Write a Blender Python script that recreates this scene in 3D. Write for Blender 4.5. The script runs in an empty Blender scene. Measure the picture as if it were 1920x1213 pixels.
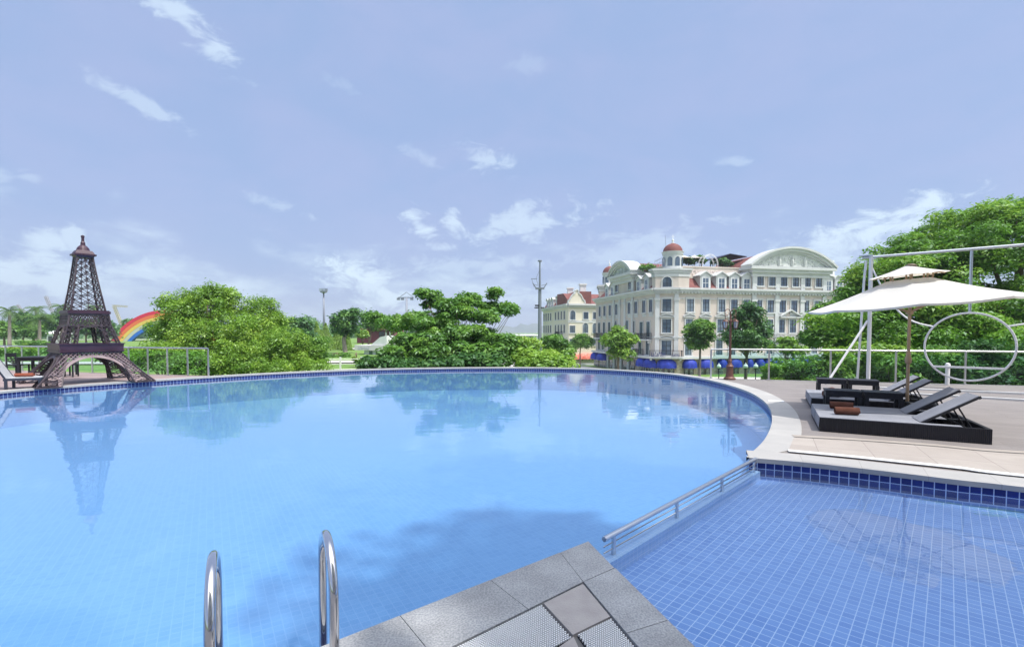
import bpy, math, random
import numpy as np
from mathutils import Vector, Matrix
from mathutils.geometry import tessellate_polygon
R = math.radians
scene = bpy.context.scene
COL = scene.collection
# ------------------------------------------------------------------ camera
FPX, CXP, HYP, EYE, PITCH = 930.0, 960.0, 622.0, 1.6, R(2.0)
cd = bpy.data.cameras.new('camera'); cam = bpy.data.objects.new('camera', cd); COL.objects.link(cam)
cam.location = (0, 0, EYE); cam.rotation_euler = (R(90) - PITCH, 0, 0)
cd.sensor_width = 36; cd.lens = FPX / 1920 * 36; cd.clip_start = .05; cd.clip_end = 9000
CYP = HYP + FPX * math.tan(PITCH)
cd.shift_y = (CYP - 606.5) / 1920
scene.camera = cam
# ------------------------------------------------------------------ light
SUN_EL, SUN_AZ = R(64), math.atan2(.80, -.60)      # azimuth measured from +Y towards +X
w = bpy.data.worlds.new("World"); scene.world = w; w.use_nodes = True
nt = w.node_tree; nt.nodes.clear()
def N(t, **k):
    n = nt.nodes.new(t)
    for a, v in k.items(): setattr(n, a, v)
    return n
def L(a, b): nt.links.new(a, b)
def math_(op, a, b=None, c=None):
    n = N('ShaderNodeMath', operation=op)
    for i, v in enumerate((a, b, c)):
        if v is None: continue
        if isinstance(v, (int, float)): n.inputs[i].default_value = v
        else: L(v, n.inputs[i])
    return n.outputs[0]
def ramp(x, lo, hi, smooth=True):
    n = N('ShaderNodeMapRange'); n.interpolation_type = 'SMOOTHSTEP' if smooth else 'LINEAR'
    L(x, n.inputs[0]); n.inputs[1].default_value = lo; n.inputs[2].default_value = hi
    return n.outputs[0]
def mixc(f, a, b):
    n = N('ShaderNodeMix', data_type='RGBA')
    if isinstance(f, (int, float)): n.inputs[0].default_value = f
    else: L(f, n.inputs[0])
    for i, v in ((6, a), (7, b)):
        if isinstance(v, tuple): n.inputs[i].default_value = (*v, 1)
        else: L(v, n.inputs[i])
    return n.outputs[2]
sky = N('ShaderNodeTexSky', sky_type='NISHITA'); sky.sun_disc = False
sky.sun_elevation = SUN_EL; sky.sun_rotation = SUN_AZ; sky.air_density = 1.0; sky.dust_density = 1.0; sky.ozone_density = 2.0
tc = N('ShaderNodeTexCoord'); sep = N('ShaderNodeSeparateXYZ'); L(tc.outputs['Generated'], sep.inputs[0])
az = math_('ARCTAN2', sep.outputs[0], sep.outputs[1])
el = math_('ARCSINE', sep.outputs[2])
comb = N('ShaderNodeCombineXYZ'); L(az, comb.inputs[0]); L(el, comb.inputs[1])
def noise(scale, sx, sy, detail=6, rough=.6, dist=0, off=0):
    m = N('ShaderNodeMapping'); L(comb.outputs[0], m.inputs[0]); m.inputs[3].default_value = (sx, sy, 1); m.inputs[1].default_value = (off, off * .7, 0)
    n = N('ShaderNodeTexNoise'); L(m.outputs[0], n.inputs['Vector']); n.inputs['Scale'].default_value = scale
    n.inputs['Detail'].default_value = detail; n.inputs['Roughness'].default_value = rough; n.inputs['Distortion'].default_value = dist
    return n.outputs[0]
nz = noise(17, 1, 1.9, 9, .66, .5)
nz2 = noise(4, 1, 2.2, 6, .6, .4, 3.1)
nz3 = noise(7, 1, 2.6, 7, .6, .2, 7.7)
def px2ae(px, py):
    a = math.atan((px - CXP) / FPX); return a, math.atan((HYP - py) / FPX * math.cos(a))
mask = None
CLOUDS = [  # px, py, half width px, half height px, tilt deg, strength
 (365, 58, 135, 27, -32, .62), (282, 205, 105, 16, -20, .42), (75, 338, 40, 13, -20, .3), (8, 326, 30, 16, -10, .3),
 (918, 302, 58, 22, -14, .5), (792, 298, 50, 14, -22, .25), (782, 417, 42, 22, -38, .55), (852, 417, 26, 22, -45, .5),
 (985, 420, 130, 36, 8, .42), (835, 464, 40, 10, -5, .4), (85, 455, 62, 32, 10, .5), (140, 448, 34, 26, 0, .45),
 (60, 520, 330, 52, 2, .55), (250, 512, 220, 20, -4, .45), (660, 515, 72, 44, 10, .72), (735, 560, 95, 36, -6, .70),
 (690, 540, 60, 40, 0, .6), (1000, 560, 240, 26, 0, .42), (880, 500, 220, 24, 3, .30), (1640, 430, 170, 42, 12, .62),
 (1770, 420, 170, 30, 8, .5), (1560, 470, 190, 36, 5, .5), (1370, 305, 30, 10, -8, .3), (1200, 470, 150, 46, 6, .28),
 (525, 388, 60, 12, -14, .25), (1330, 412, 18, 6, 0, .25), (990, 130, 40, 16, -10, .14), (650, 168, 36, 10, -8, .15)]
for (px, py, hw, hh, tilt, st) in CLOUDS:
    a, e = px2ae(px, py); k = math.cos(a)
    m = N('ShaderNodeMapping', vector_type='TEXTURE'); L(comb.outputs[0], m.inputs[0])
    m.inputs[1].default_value = (a, e, 0); m.inputs[2].default_value = (0, 0, R(tilt)); m.inputs[3].default_value = (hw / FPX * k * k, hh / FPX * k, 1)
    ln = N('ShaderNodeVectorMath', operation='LENGTH'); L(m.outputs[0], ln.inputs[0])
    v = math_('MULTIPLY_ADD', nz, 4.2, math_('SUBTRACT', -1.30, ln.outputs['Value']))
    v = math_('MULTIPLY', ramp(v, -.25, .75), min(1, st * (1.2 if py > 380 else .85)))
    mask = v if mask is None else math_('MAXIMUM', mask, v)
bank = math_('MULTIPLY', ramp(math_('MULTIPLY_ADD', nz3, 1.4, math_('MULTIPLY', el, -2.6)), .30, .85), .55)
bank = math_('MULTIPLY', bank, ramp(el, -.02, .06)); bank = math_('MULTIPLY', bank, 1.3)
mask = math_('MAXIMUM', mask, bank)
veil = mixc(ramp(nz2, .30, .70), (.243, .333, .540), (.280, .348, .552))
low = ramp(el, .30, .0)
veil = mixc(math_('MULTIPLY', low, .5), veil, (.290, .352, .525))
skb = N('ShaderNodeVectorMath', operation='SCALE'); L(sky.outputs[0], skb.inputs[0]); skb.inputs[3].default_value = .10
base = mixc(.86, skb.outputs[0], veil)
colr = mixc(mask, base, (.56, .68, .76))
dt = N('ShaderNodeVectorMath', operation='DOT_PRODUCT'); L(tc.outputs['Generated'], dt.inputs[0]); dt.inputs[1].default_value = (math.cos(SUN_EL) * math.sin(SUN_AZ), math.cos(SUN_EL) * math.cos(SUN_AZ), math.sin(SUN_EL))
fill_glow = math_('POWER', ramp(dt.outputs['Value'], .50, 1.0), 1.5)          # broad bright sky round the sun, added out of view as fill light
colr = mixc(fill_glow, colr, (2.3, 2.3, 2.25))
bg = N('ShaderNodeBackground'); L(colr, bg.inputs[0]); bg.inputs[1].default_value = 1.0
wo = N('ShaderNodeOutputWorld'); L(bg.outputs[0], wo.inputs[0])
sd = bpy.data.lights.new('sun', 'SUN'); sd.energy = 2.75; sd.angle = R(.5); sd.color = (1, .955, .88)
so = bpy.data.objects.new('sun', sd); COL.objects.link(so); so.location = (0, 0, 60)
sv = Vector((math.cos(SUN_EL) * math.sin(SUN_AZ), math.cos(SUN_EL) * math.cos(SUN_AZ), math.sin(SUN_EL)))
so.rotation_euler = sv.to_track_quat('Z', 'Y').to_euler()
scene.view_settings.view_transform = 'Standard'; scene.view_settings.look = 'None'
scene.view_settings.exposure = 0.6; scene.view_settings.gamma = 1
scene.cycles.max_bounces = 10; scene.cycles.transparent_max_bounces = 16; scene.cycles.caustics_reflective = False; scene.cycles.caustics_refractive = False
scene.cycles.use_denoising = True
scene.cycles.sample_clamp_indirect = 6

# ------------------------------------------------------------------ layout helpers
def ray(px, py):
    u, v = (px - CXP) / FPX, -(py - CYP) / FPX
    return Vector((u, math.cos(PITCH) + v * math.sin(PITCH), -math.sin(PITCH) + v * math.cos(PITCH)))
def G(px, py, z=0.0):
    d = ray(px, py); t = (z - EYE) / d.z; return Vector((d.x * t, d.y * t, z))
def P(px, py, y):
    d = ray(px, py); t = y / d.y; return Vector((d.x * t, y, EYE + d.z * t))
def xy(v): return (v[0], v[1])
def catmull(pts, n=6):
    pts = [Vector(p) for p in pts]; out = []
    for i in range(len(pts) - 1):
        a, b, c, d = pts[max(i - 1, 0)], pts[i], pts[i + 1], pts[min(i + 2, len(pts) - 1)]
        for k in range(n):
            t = k / n
            out.append(.5 * ((2 * b) + (c - a) * t + (2 * a - 5 * b + 4 * c - d) * t * t + (3 * b - a - 3 * c + d) * t ** 3))
    out.append(pts[-1]); return out
# ------------------------------------------------------------------ object helpers
def tag(o, label=None, cat=None, group=None, kind=None):
    if label: o['label'] = label
    if cat: o['category'] = cat
    if group: o['group'] = group
    if kind: o['kind'] = kind
    return o
def thing(name, label, cat, loc=(0, 0, 0), rz=0.0, group=None):
    o = bpy.data.objects.new(name, None); COL.objects.link(o); o.location = loc; o.rotation_euler = (0, 0, rz); o.empty_display_size = .2
    return tag(o, label, cat, group)
def wmat(o):
    m = Matrix.Translation(o.location) @ o.rotation_euler.to_matrix().to_4x4()
    return wmat(o.parent) @ m if o.parent else m
def kids(o): return [c for c in bpy.data.objects if c.parent == o]
KIDS = {}
def link(name, me, parent=None):
    o = bpy.data.objects.new(name, me); COL.objects.link(o)
    if parent is not None:
        o.parent = parent; KIDS.setdefault(parent.name, []).append(o)
    return o
def copy_thing(root, loc, rz, label, group=None):
    r = root.copy(); COL.objects.link(r); r.location = loc; r.rotation_euler = (0, 0, rz); r['label'] = label
    if group: r['group'] = group
    def rec(src, dst):
        for ch in KIDS.get(src.name, []):
            c = ch.copy(); COL.objects.link(c); c.parent = dst; KIDS.setdefault(dst.name, []).append(c); rec(ch, c)
    rec(root, r); return r
class MB:
    def __init__(s): s.v = []; s.f = []; s.uv = None
    def add(s, vs, fs):
        b = len(s.v); s.v += [tuple(v) for v in vs]; s.f += [tuple(b + i for i in f) for f in fs]; return s
    def hexa(s, p):   # 8 points, bottom 4 then top 4
        return s.add(p, [(3, 2, 1, 0), (4, 5, 6, 7), (0, 1, 5, 4), (1, 2, 6, 5), (2, 3, 7, 6), (3, 0, 4, 7)])
    def box(s, x0, x1, y0, y1, z0, z1, M=None):
        p = [Vector(q) for q in ((x0, y0, z0), (x1, y0, z0), (x1, y1, z0), (x0, y1, z0), (x0, y0, z1), (x1, y0, z1), (x1, y1, z1), (x0, y1, z1))]
        if M is not None: p = [M @ q for q in p]
        return s.hexa(p)
    def bar(s, a, b, wd, h=None, up=(0, 0, 1)):
        a, b = Vector(a), Vector(b); h = h or wd; d = (b - a)
        if d.length < 1e-6: return s
        d.normalize(); u = Vector(up)
        if abs(d.dot(u)) > .98: u = Vector((0, 1, 0))
        x = d.cross(u).normalized() * wd / 2; y = x.cross(d).normalized() * h / 2
        return s.hexa([a - x - y, a + x - y, a + x + y, a - x + y, b - x - y, b + x - y, b + x + y, b - x + y])
    def tube(s, pts, r, n=8, caps=True):
        pts = [Vector(p) for p in pts]; rs = r if isinstance(r, (list, tuple)) else [r] * len(pts)
        base = len(s.v); prev = None
        for i, p in enumerate(pts):
            d = (pts[min(i + 1, len(pts) - 1)] - pts[max(i - 1, 0)]).normalized()
            if prev is None:
                u = Vector((0, 0, 1)) if abs(d.z) < .9 else Vector((1, 0, 0)); x = d.cross(u).normalized()
            else: x = (prev - d * prev.dot(d)).normalized()
            prev = x; y = d.cross(x)
            for k in range(n):
                t = 2 * math.pi * k / n; s.v.append(tuple(p + (x * math.cos(t) + y * math.sin(t)) * rs[i]))
        for i in range(len(pts) - 1):
            for k in range(n):
                a = base + i * n + k; b = base + i * n + (k + 1) % n; s.f.append((a, b, b + n, a + n))
        if caps:
            s.f.append(tuple(base + k for k in range(n))[::-1]); s.f.append(tuple(base + (len(pts) - 1) * n + k for k in range(n)))
        return s
    def lathe(s, prof, c=(0, 0, 0), n=16):
        c = Vector(c); base = len(s.v)
        for r, z in prof:
            for k in range(n):
                t = 2 * math.pi * k / n; s.v.append((c.x + r * math.cos(t), c.y + r * math.sin(t), c.z + z))
        for i in range(len(prof) - 1):
            for k in range(n):
                a = base + i * n + k; b = base + i * n + (k + 1) % n; s.f.append((a, b, b + n, a + n))
        s.f.append(tuple(base + k for k in range(n))[::-1]); s.f.append(tuple(base + (len(prof) - 1) * n + k for k in range(n)))
        return s
    def sheet(s, poly, z):
        pts = [Vector((p[0], p[1], 0)) for p in poly]; b = len(s.v); s.v += [(p.x, p.y, z) for p in pts]
        for t in tessellate_polygon([pts]):
            a, q, c = (pts[i] for i in t)
            t = t if (q - a).cross(c - a).z > 0 else t[::-1]
            s.f.append(tuple(b + i for i in t))
        return s
    def slab(s, poly, z0, z1):
        s.sheet(poly, z1); n = len(poly); b = len(s.v)
        s.v += [(p[0], p[1], z0) for p in poly] + [(p[0], p[1], z1) for p in poly]
        ar = sum(poly[i][0] * poly[(i + 1) % n][1] - poly[(i + 1) % n][0] * poly[i][1] for i in range(n))
        for i in range(n):
            j = (i + 1) % n; f = (b + i, b + j, b + n + j, b + n + i); s.f.append(f if ar > 0 else f[::-1])
        return s
    def ribbon(s, A, B):
        b = len(s.v); n = len(A); s.v += [tuple(p) for p in A] + [tuple(p) for p in B]
        for i in range(n - 1): s.f.append((b + i, b + i + 1, b + n + i + 1, b + n + i))
        return s
    def build(s, name, mat, parent=None, smooth=False, world=True, uvs=None, angle=None):
        vs = s.v
        if parent is not None and world:
            M = wmat(parent).inverted(); vs = [tuple(M @ Vector(v)) for v in vs]
        me = bpy.data.meshes.new(name); me.from_pydata(vs, [], s.f); me.materials.append(mat)
        if smooth:
            me.polygons.foreach_set('use_smooth', [True] * len(me.polygons))
            if angle: me.set_sharp_from_angle(angle=R(angle))
        if uvs is not None:
            ul = me.uv_layers.new(name='UVMap')
            for lp in me.loops: ul.data[lp.index].uv = uvs(Vector(s.v[lp.vertex_index]), lp.vertex_index)
        return link(name, me, parent)
# ------------------------------------------------------------------ materials
def newmat(name):
    m = bpy.data.materials.new(name); m.use_nodes = True; t = m.node_tree; t.nodes.clear()
    o = t.nodes.new('ShaderNodeOutputMaterial'); return m, t, o
def pbr(name, col, rough=.6, metal=0.0, col2=None, scale=5.0, bump=0.0, bscale=40.0, spec=.4, detail=5, stretch=None, lo=.35, hi=.65):
    m, t, o = newmat(name); b = t.nodes.new('ShaderNodeBsdfPrincipled'); t.links.new(b.outputs[0], o.inputs[0])
    b.inputs['Base Color'].default_value = (*col, 1); b.inputs['Roughness'].default_value = rough; b.inputs['Metallic'].default_value = metal
    b.inputs['Specular IOR Level'].default_value = spec
    tcn = t.nodes.new('ShaderNodeTexCoord'); vec = tcn.outputs['Object']
    if stretch:
        mp = t.nodes.new('ShaderNodeMapping'); t.links.new(vec, mp.inputs[0]); mp.inputs[3].default_value = stretch; vec = mp.outputs[0]
    if col2:
        n = t.nodes.new('ShaderNodeTexNoise'); n.inputs['Scale'].default_value = scale; n.inputs['Detail'].default_value = detail; t.links.new(vec, n.inputs['Vector'])
        mr = t.nodes.new('ShaderNodeMapRange'); mr.inputs[1].default_value = lo; mr.inputs[2].default_value = hi; t.links.new(n.outputs[0], mr.inputs[0])
        mx = t.nodes.new('ShaderNodeMix'); mx.data_type = 'RGBA'; t.links.new(mr.outputs[0], mx.inputs[0])
        mx.inputs[6].default_value = (*col, 1); mx.inputs[7].default_value = (*col2, 1); t.links.new(mx.outputs[2], b.inputs['Base Color'])
    if bump:
        n2 = t.nodes.new('ShaderNodeTexNoise'); n2.inputs['Scale'].default_value = bscale; n2.inputs['Detail'].default_value = 4; t.links.new(vec, n2.inputs['Vector'])
        bp = t.nodes.new('ShaderNodeBump'); bp.inputs['Strength'].default_value = bump; bp.inputs['Distance'].default_value = .02
        t.links.new(n2.outputs[0], bp.inputs['Height']); t.links.new(bp.outputs[0], b.inputs['Normal'])
    return m
def tiles(name, c1, c2, grout, size, aspect=1.0, gw=.06, rough=.3, offset=0.0, var=1.0, bump=.0, spec=.5, nscale=3.0, namt=.0, c3=None):
    """grid material on the UV map (metres): every tile gets its own shade"""
    m, t, o = newmat(name); b = t.nodes.new('ShaderNodeBsdfPrincipled'); t.links.new(b.outputs[0], o.inputs[0])
    b.inputs['Roughness'].default_value = rough; b.inputs['Specular IOR Level'].default_value = spec
    uv = t.nodes.new('ShaderNodeUVMap'); br = t.nodes.new('ShaderNodeTexBrick'); t.links.new(uv.outputs[0], br.inputs['Vector'])
    br.offset = offset; br.squash = 1.0; br.inputs['Scale'].default_value = 1.0; br.inputs['Brick Width'].default_value = size * aspect; br.inputs['Row Height'].default_value = size
    br.inputs['Mortar Size'].default_value = size * gw / 2; br.inputs['Mortar Smooth'].default_value = .1; br.inputs['Bias'].default_value = 0
    br.inputs['Color1'].default_value = (*c1, 1); br.inputs['Color2'].default_value = (*c2, 1); br.inputs['Mortar'].default_value = (*grout, 1)
    out = br.outputs['Color']
    if c3:
        n = t.nodes.new('ShaderNodeTexNoise'); n.inputs['Scale'].default_value = nscale; n.inputs['Detail'].default_value = 6; t.links.new(uv.outputs[0], n.inputs['Vector'])
        mr = t.nodes.new('ShaderNodeMapRange'); mr.inputs[1].default_value = .4; mr.inputs[2].default_value = .7; mr.inputs[4].default_value = namt; t.links.new(n.outputs[0], mr.inputs[0])
        mx = t.nodes.new('ShaderNodeMix'); mx.data_type = 'RGBA'; t.links.new(mr.outputs[0], mx.inputs[0]); t.links.new(out, mx.inputs[6]); mx.inputs[7].default_value = (*c3, 1); out = mx.outputs[2]
    t.links.new(out, b.inputs['Base Color'])
    if bump:
        bp = t.nodes.new('ShaderNodeBump'); bp.inputs['Strength'].default_value = bump; bp.inputs['Distance'].default_value = .01; bp.invert = True
        t.links.new(br.outputs['Fac'], bp.inputs['Height']); t.links.new(bp.outputs[0], b.inputs['Normal'])
    return m
def glassy(name, tint, rough=.02, ior=1.45, bump=0.0, bscale=(3, 3, 3), murk=None, murkf=0.0, gain=1.0, bscale2=None):
    m, t, o = newmat(name); tr = t.nodes.new('ShaderNodeBsdfTransparent'); tr.inputs[0].default_value = (*tint, 1)
    gl = t.nodes.new('ShaderNodeBsdfGlossy'); gl.inputs['Roughness'].default_value = rough; gl.inputs[0].default_value = (.97, .98, 1, 1)
    fr = t.nodes.new('ShaderNodeFresnel'); fr.inputs[0].default_value = ior; mx = t.nodes.new('ShaderNodeMixShader')
    body = tr.outputs[0]
    if murk:
        df = t.nodes.new('ShaderNodeBsdfDiffuse'); df.inputs[0].default_value = (*murk, 1); m2 = t.nodes.new('ShaderNodeMixShader'); m2.inputs[0].default_value = murkf
        t.links.new(body, m2.inputs[1]); t.links.new(df.outputs[0], m2.inputs[2]); body = m2.outputs[0]
    f = fr.outputs[0]
    if gain != 1:
        g = t.nodes.new('ShaderNodeMath'); g.operation = 'MULTIPLY'; g.use_clamp = True; t.links.new(f, g.inputs[0]); g.inputs[1].default_value = gain; f = g.outputs[0]
    ge = t.nodes.new('ShaderNodeNewGeometry'); bf = t.nodes.new('ShaderNodeMath'); bf.operation = 'SUBTRACT'; bf.inputs[0].default_value = 1; t.links.new(ge.outputs['Backfacing'], bf.inputs[1])
    fm = t.nodes.new('ShaderNodeMath'); fm.operation = 'MULTIPLY'; t.links.new(f, fm.inputs[0]); t.links.new(bf.outputs[0], fm.inputs[1]); f = fm.outputs[0]
    t.links.new(f, mx.inputs[0]); t.links.new(body, mx.inputs[1]); t.links.new(gl.outputs[0], mx.inputs[2]); t.links.new(mx.outputs[0], o.inputs[0])
    if bump:
        tcn = t.nodes.new('ShaderNodeTexCoord'); mp = t.nodes.new('ShaderNodeMapping'); t.links.new(tcn.outputs['Object'], mp.inputs[0]); mp.inputs[3].default_value = bscale
        n = t.nodes.new('ShaderNodeTexNoise'); n.inputs['Scale'].default_value = 1; n.inputs['Detail'].default_value = 3; t.links.new(mp.outputs[0], n.inputs['Vector'])
        h = n.outputs[0]
        bp = t.nodes.new('ShaderNodeBump'); bp.inputs['Strength'].default_value = bump; bp.inputs['Distance'].default_value = .02
        t.links.new(h, bp.inputs['Height']); t.links.new(bp.outputs[0], gl.inputs['Normal']); t.links.new(bp.outputs[0], fr.inputs['Normal'])
    return m
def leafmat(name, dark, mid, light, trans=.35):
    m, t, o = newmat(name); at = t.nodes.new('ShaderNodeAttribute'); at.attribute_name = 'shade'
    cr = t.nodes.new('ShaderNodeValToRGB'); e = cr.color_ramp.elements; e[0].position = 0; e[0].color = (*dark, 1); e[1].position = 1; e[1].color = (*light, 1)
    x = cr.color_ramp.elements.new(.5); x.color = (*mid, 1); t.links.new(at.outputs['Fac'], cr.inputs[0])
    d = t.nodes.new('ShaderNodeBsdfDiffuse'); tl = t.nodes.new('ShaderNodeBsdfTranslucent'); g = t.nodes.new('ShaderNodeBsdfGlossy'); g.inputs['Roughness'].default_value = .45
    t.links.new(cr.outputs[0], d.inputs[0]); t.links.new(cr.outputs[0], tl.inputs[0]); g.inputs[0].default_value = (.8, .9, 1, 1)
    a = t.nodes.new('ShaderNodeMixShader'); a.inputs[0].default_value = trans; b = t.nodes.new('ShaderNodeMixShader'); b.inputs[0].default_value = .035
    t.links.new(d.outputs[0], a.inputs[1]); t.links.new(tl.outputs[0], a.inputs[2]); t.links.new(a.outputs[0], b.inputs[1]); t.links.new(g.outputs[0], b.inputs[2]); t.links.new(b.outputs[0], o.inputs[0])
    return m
M = {}
M['granite'] = pbr('grey_granite', (.27, .28, .30), .75, col2=(.42, .43, .445), scale=85, bump=.25, bscale=160, detail=3, lo=.38, hi=.62)
_t = M['granite'].node_tree; _b = next(n for n in _t.nodes if n.type == 'BSDF_PRINCIPLED'); _l = _b.inputs['Base Color'].links[0].from_socket
_oi = _t.nodes.new('ShaderNodeObjectInfo'); _mr = _t.nodes.new('ShaderNodeMapRange'); _mr.inputs[3].default_value = .80; _mr.inputs[4].default_value = 1.12; _t.links.new(_oi.outputs['Random'], _mr.inputs[0])
_n = _t.nodes.new('ShaderNodeTexNoise'); _n.inputs['Scale'].default_value = 3.5; _n.inputs['Detail'].default_value = 6; _tc0 = _t.nodes.new('ShaderNodeTexCoord'); _t.links.new(_tc0.outputs['Object'], _n.inputs['Vector'])
_m2 = _t.nodes.new('ShaderNodeMapRange'); _m2.inputs[1].default_value = .35; _m2.inputs[2].default_value = .7; _m2.inputs[3].default_value = .78; _m2.inputs[4].default_value = 1.08; _t.links.new(_n.outputs[0], _m2.inputs[0])
_mm = _t.nodes.new('ShaderNodeMath'); _mm.operation = 'MULTIPLY'; _t.links.new(_mr.outputs[0], _mm.inputs[0]); _t.links.new(_m2.outputs[0], _mm.inputs[1])
_vs = _t.nodes.new('ShaderNodeVectorMath'); _vs.operation = 'SCALE'; _t.links.new(_l, _vs.inputs[0]); _t.links.new(_mm.outputs[0], _vs.inputs[3]); _t.links.new(_vs.outputs[0], _b.inputs['Base Color'])
M['granite_pale'] = pbr('pale_granite', (.55, .54, .54), .75, col2=(.66, .65, .63), scale=4, bump=.15, bscale=120, detail=12)
M['beige_slab'] = pbr('beige_slab', (.34, .315, .31), .8, col2=(.40, .375, .365), scale=6, bump=.2, bscale=90, detail=10)
M['joint'] = pbr('grey_joint', (.16, .16, .165), .9)
M['steel'] = pbr('polished_steel', (.62, .62, .64), .09, .95, spec=.5)
M['satin_steel'] = pbr('satin_steel', (.60, .62, .66), .28, .9)
M['white_steel'] = pbr('white_painted_steel', (.78, .78, .79), .35, 0.0, spec=.5)
M['white'] = pbr('white_plaster', (.70, .71, .72), .7, col2=(.62, .63, .65), scale=1.2)
M['dark'] = pbr('dark_void', (.012, .012, .016), .8)
M['wood_pole'] = pbr('tan_wood', (.38, .26, .16), .5, col2=(.44, .31, .20), scale=30, stretch=(1, 1, .1))
M['iron'] = pbr('black_iron', (.03, .03, .035), .5, .3)
M['white_plastic'] = pbr('white_plastic', (.74, .75, .76), .5)
M['bark'] = pbr('bark', (.16, .11, .08), .9, col2=(.24, .18, .14), scale=6, bump=.6, bscale=20, stretch=(1, 1, .3))
M['bark_grey'] = pbr('grey_bark', (.30, .26, .23), .9, col2=(.20, .17, .15), scale=6, bump=.6, bscale=20, stretch=(1, 1, .3))
# ================================================================== SETTING: pool, decks, ground
ZW, ZB, ZS = -.125, -1.0, -.275          # water level, big pool floor, small pool floor
T = G(1103, 1014); Q = G(1404, 857)
e1 = (G(630, 1200) - T).normalized(); e2 = (G(1305, 1213) - T).normalized()
curve_px = [(0, 734), (100, 725.5), (200, 718), (300, 711.5), (400, 705.5), (500, 700), (600, 695.5), (700, 692), (800, 690), (900, 689), (1000, 689), (1100, 691), (1180, 695),
            (1250, 700), (1300, 706.5), (1350, 716.5), (1400, 732), (1430, 748), (1446, 765), (1451, 785), (1447, 806), (1433, 830), (1404, 857)]
cpts = [G(*p) for p in curve_px]
left_pts = [T + e1 * 7.2, Vector((-8, -2.2, 0)), Vector((-11.5, -.5, 0)), Vector((-13.9, 3.5, 0)), Vector((-14.6, 9, 0))]
big_edge = catmull(left_pts + cpts, 7)                      # from the near left corner round to the divider
big_poly = [T] + big_edge
small_px = [(1404, 857), (1500, 865), (1600, 875.5), (1700, 887), (1800, 899), (1920, 912)]
sm = [G(*p) for p in small_px]; sm += [Vector((7.2, 3.9, 0)), Vector((9, 1.5, 0)), Vector((9, -1.5, 0))]
small_edge = catmull(sm, 6)
small_poly = small_edge + [T + e2 * 5.2, T]
def off(pts, d):     # offset to the left of the walking direction
    out = []
    for i, p in enumerate(pts):
        t = (pts[min(i + 1, len(pts) - 1)] - pts[max(i - 1, 0)]).normalized(); n = Vector((-t.y, t.x, 0))
        out.append(p + n * (d[i] if isinstance(d, list) else d))
    return out
aB = Vector((-.52, .854, 0)); bB = Vector((.854, .52, 0)); aS = Vector((.66, .75, 0)); bS = Vector((.75, -.66, 0))
M['big_floor'] = tiles('pool_floor_mosaic', (.118, .298, .545), (.146, .332, .58), (.195, .37, .61), .085, gw=.09, rough=.4, c3=(.17, .355, .60), namt=.3, nscale=.5)
M['small_floor'] = tiles('shallow_floor_mosaic', (.105, .235, .56), (.165, .31, .635), (.50, .61, .79), .070, gw=.085, rough=.35, c3=(.19, .33, .63), namt=.35, nscale=.7)
M['wall_tile'] = tiles('navy_wall_tiles', (.006, .014, .14), (.012, .03, .22), (.58, .64, .82), .098, gw=.10, rough=.35, bump=.3)
MB().sheet([xy(p) for p in big_poly], ZB).build('pool_floor', M['big_floor'], uvs=lambda v, i: (v.dot(aB), v.dot(bB)))['kind'] = 'structure'
MB().sheet([xy(p) for p in small_poly], ZS).build('shallow_pool_floor', M['small_floor'], uvs=lambda v, i: (v.dot(aS), v.dot(bS)))['kind'] = 'structure'
def wall(name, pts, z0, z1, mat):
    mb = MB(); acc = [0]
    for i in range(1, len(pts)): acc.append(acc[-1] + (pts[i] - pts[i - 1]).length)
    n = len(pts); mb.ribbon([(p.x, p.y, z0) for p in pts], [(p.x, p.y, z1) for p in pts])
    o = mb.build(name, mat, uvs=lambda v, i: (acc[i % n], v.z - z1 + .004)); o['kind'] = 'structure'
wall('pool_wall', [T] + big_edge, -.235, -.035, M['wall_tile']); wall('pool_lower_wall', [T] + big_edge, ZB, -.2351, M['big_floor'])
wall('shallow_pool_wall', small_edge + [T + e2 * 5.2, T], -.235, -.035, M['wall_tile']); wall('shallow_pool_lower_wall', small_edge + [T + e2 * 5.2, T], ZS, -.2351, M['small_floor'])
# divider wall under the rail
dv = (Q - T).normalized(); dn = Vector((dv.y, -dv.x, 0))
M['pale_mosaic'] = tiles('pale_mosaic', (.30, .47, .74), (.34, .51, .78), (.52, .64, .82), .06, gw=.08, rough=.35)
MB().slab([xy(T + dv * .0 + dn * .02), xy(Q + dn * .02), xy(Q + dn * .14), xy(T + dn * .14)], ZB + .002, ZW - .03).build('divider_wall', M['pale_mosaic'], uvs=lambda v, i: (v.dot(dv), v.dot(dn) + v.z))['kind'] = 'structure'
# water
WB = glassy('pool_water', (.86, .95, 1.0), .022, 1.33, .16, (1.1, 2.4, 1), (.28, .42, .70), .13)
WS = glassy('shallow_water', (.90, .96, 1.0), .015, 1.33, .12, (1.5, 2.5, 1), (.36, .50, .75), .05)
MB().sheet([xy(p) for p in big_poly], ZW).build('pool_water', WB)['kind'] = 'structure'
MB().sheet([xy(p) for p in small_poly], ZW).build('shallow_pool_water', WS)['kind'] = 'structure'
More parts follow.
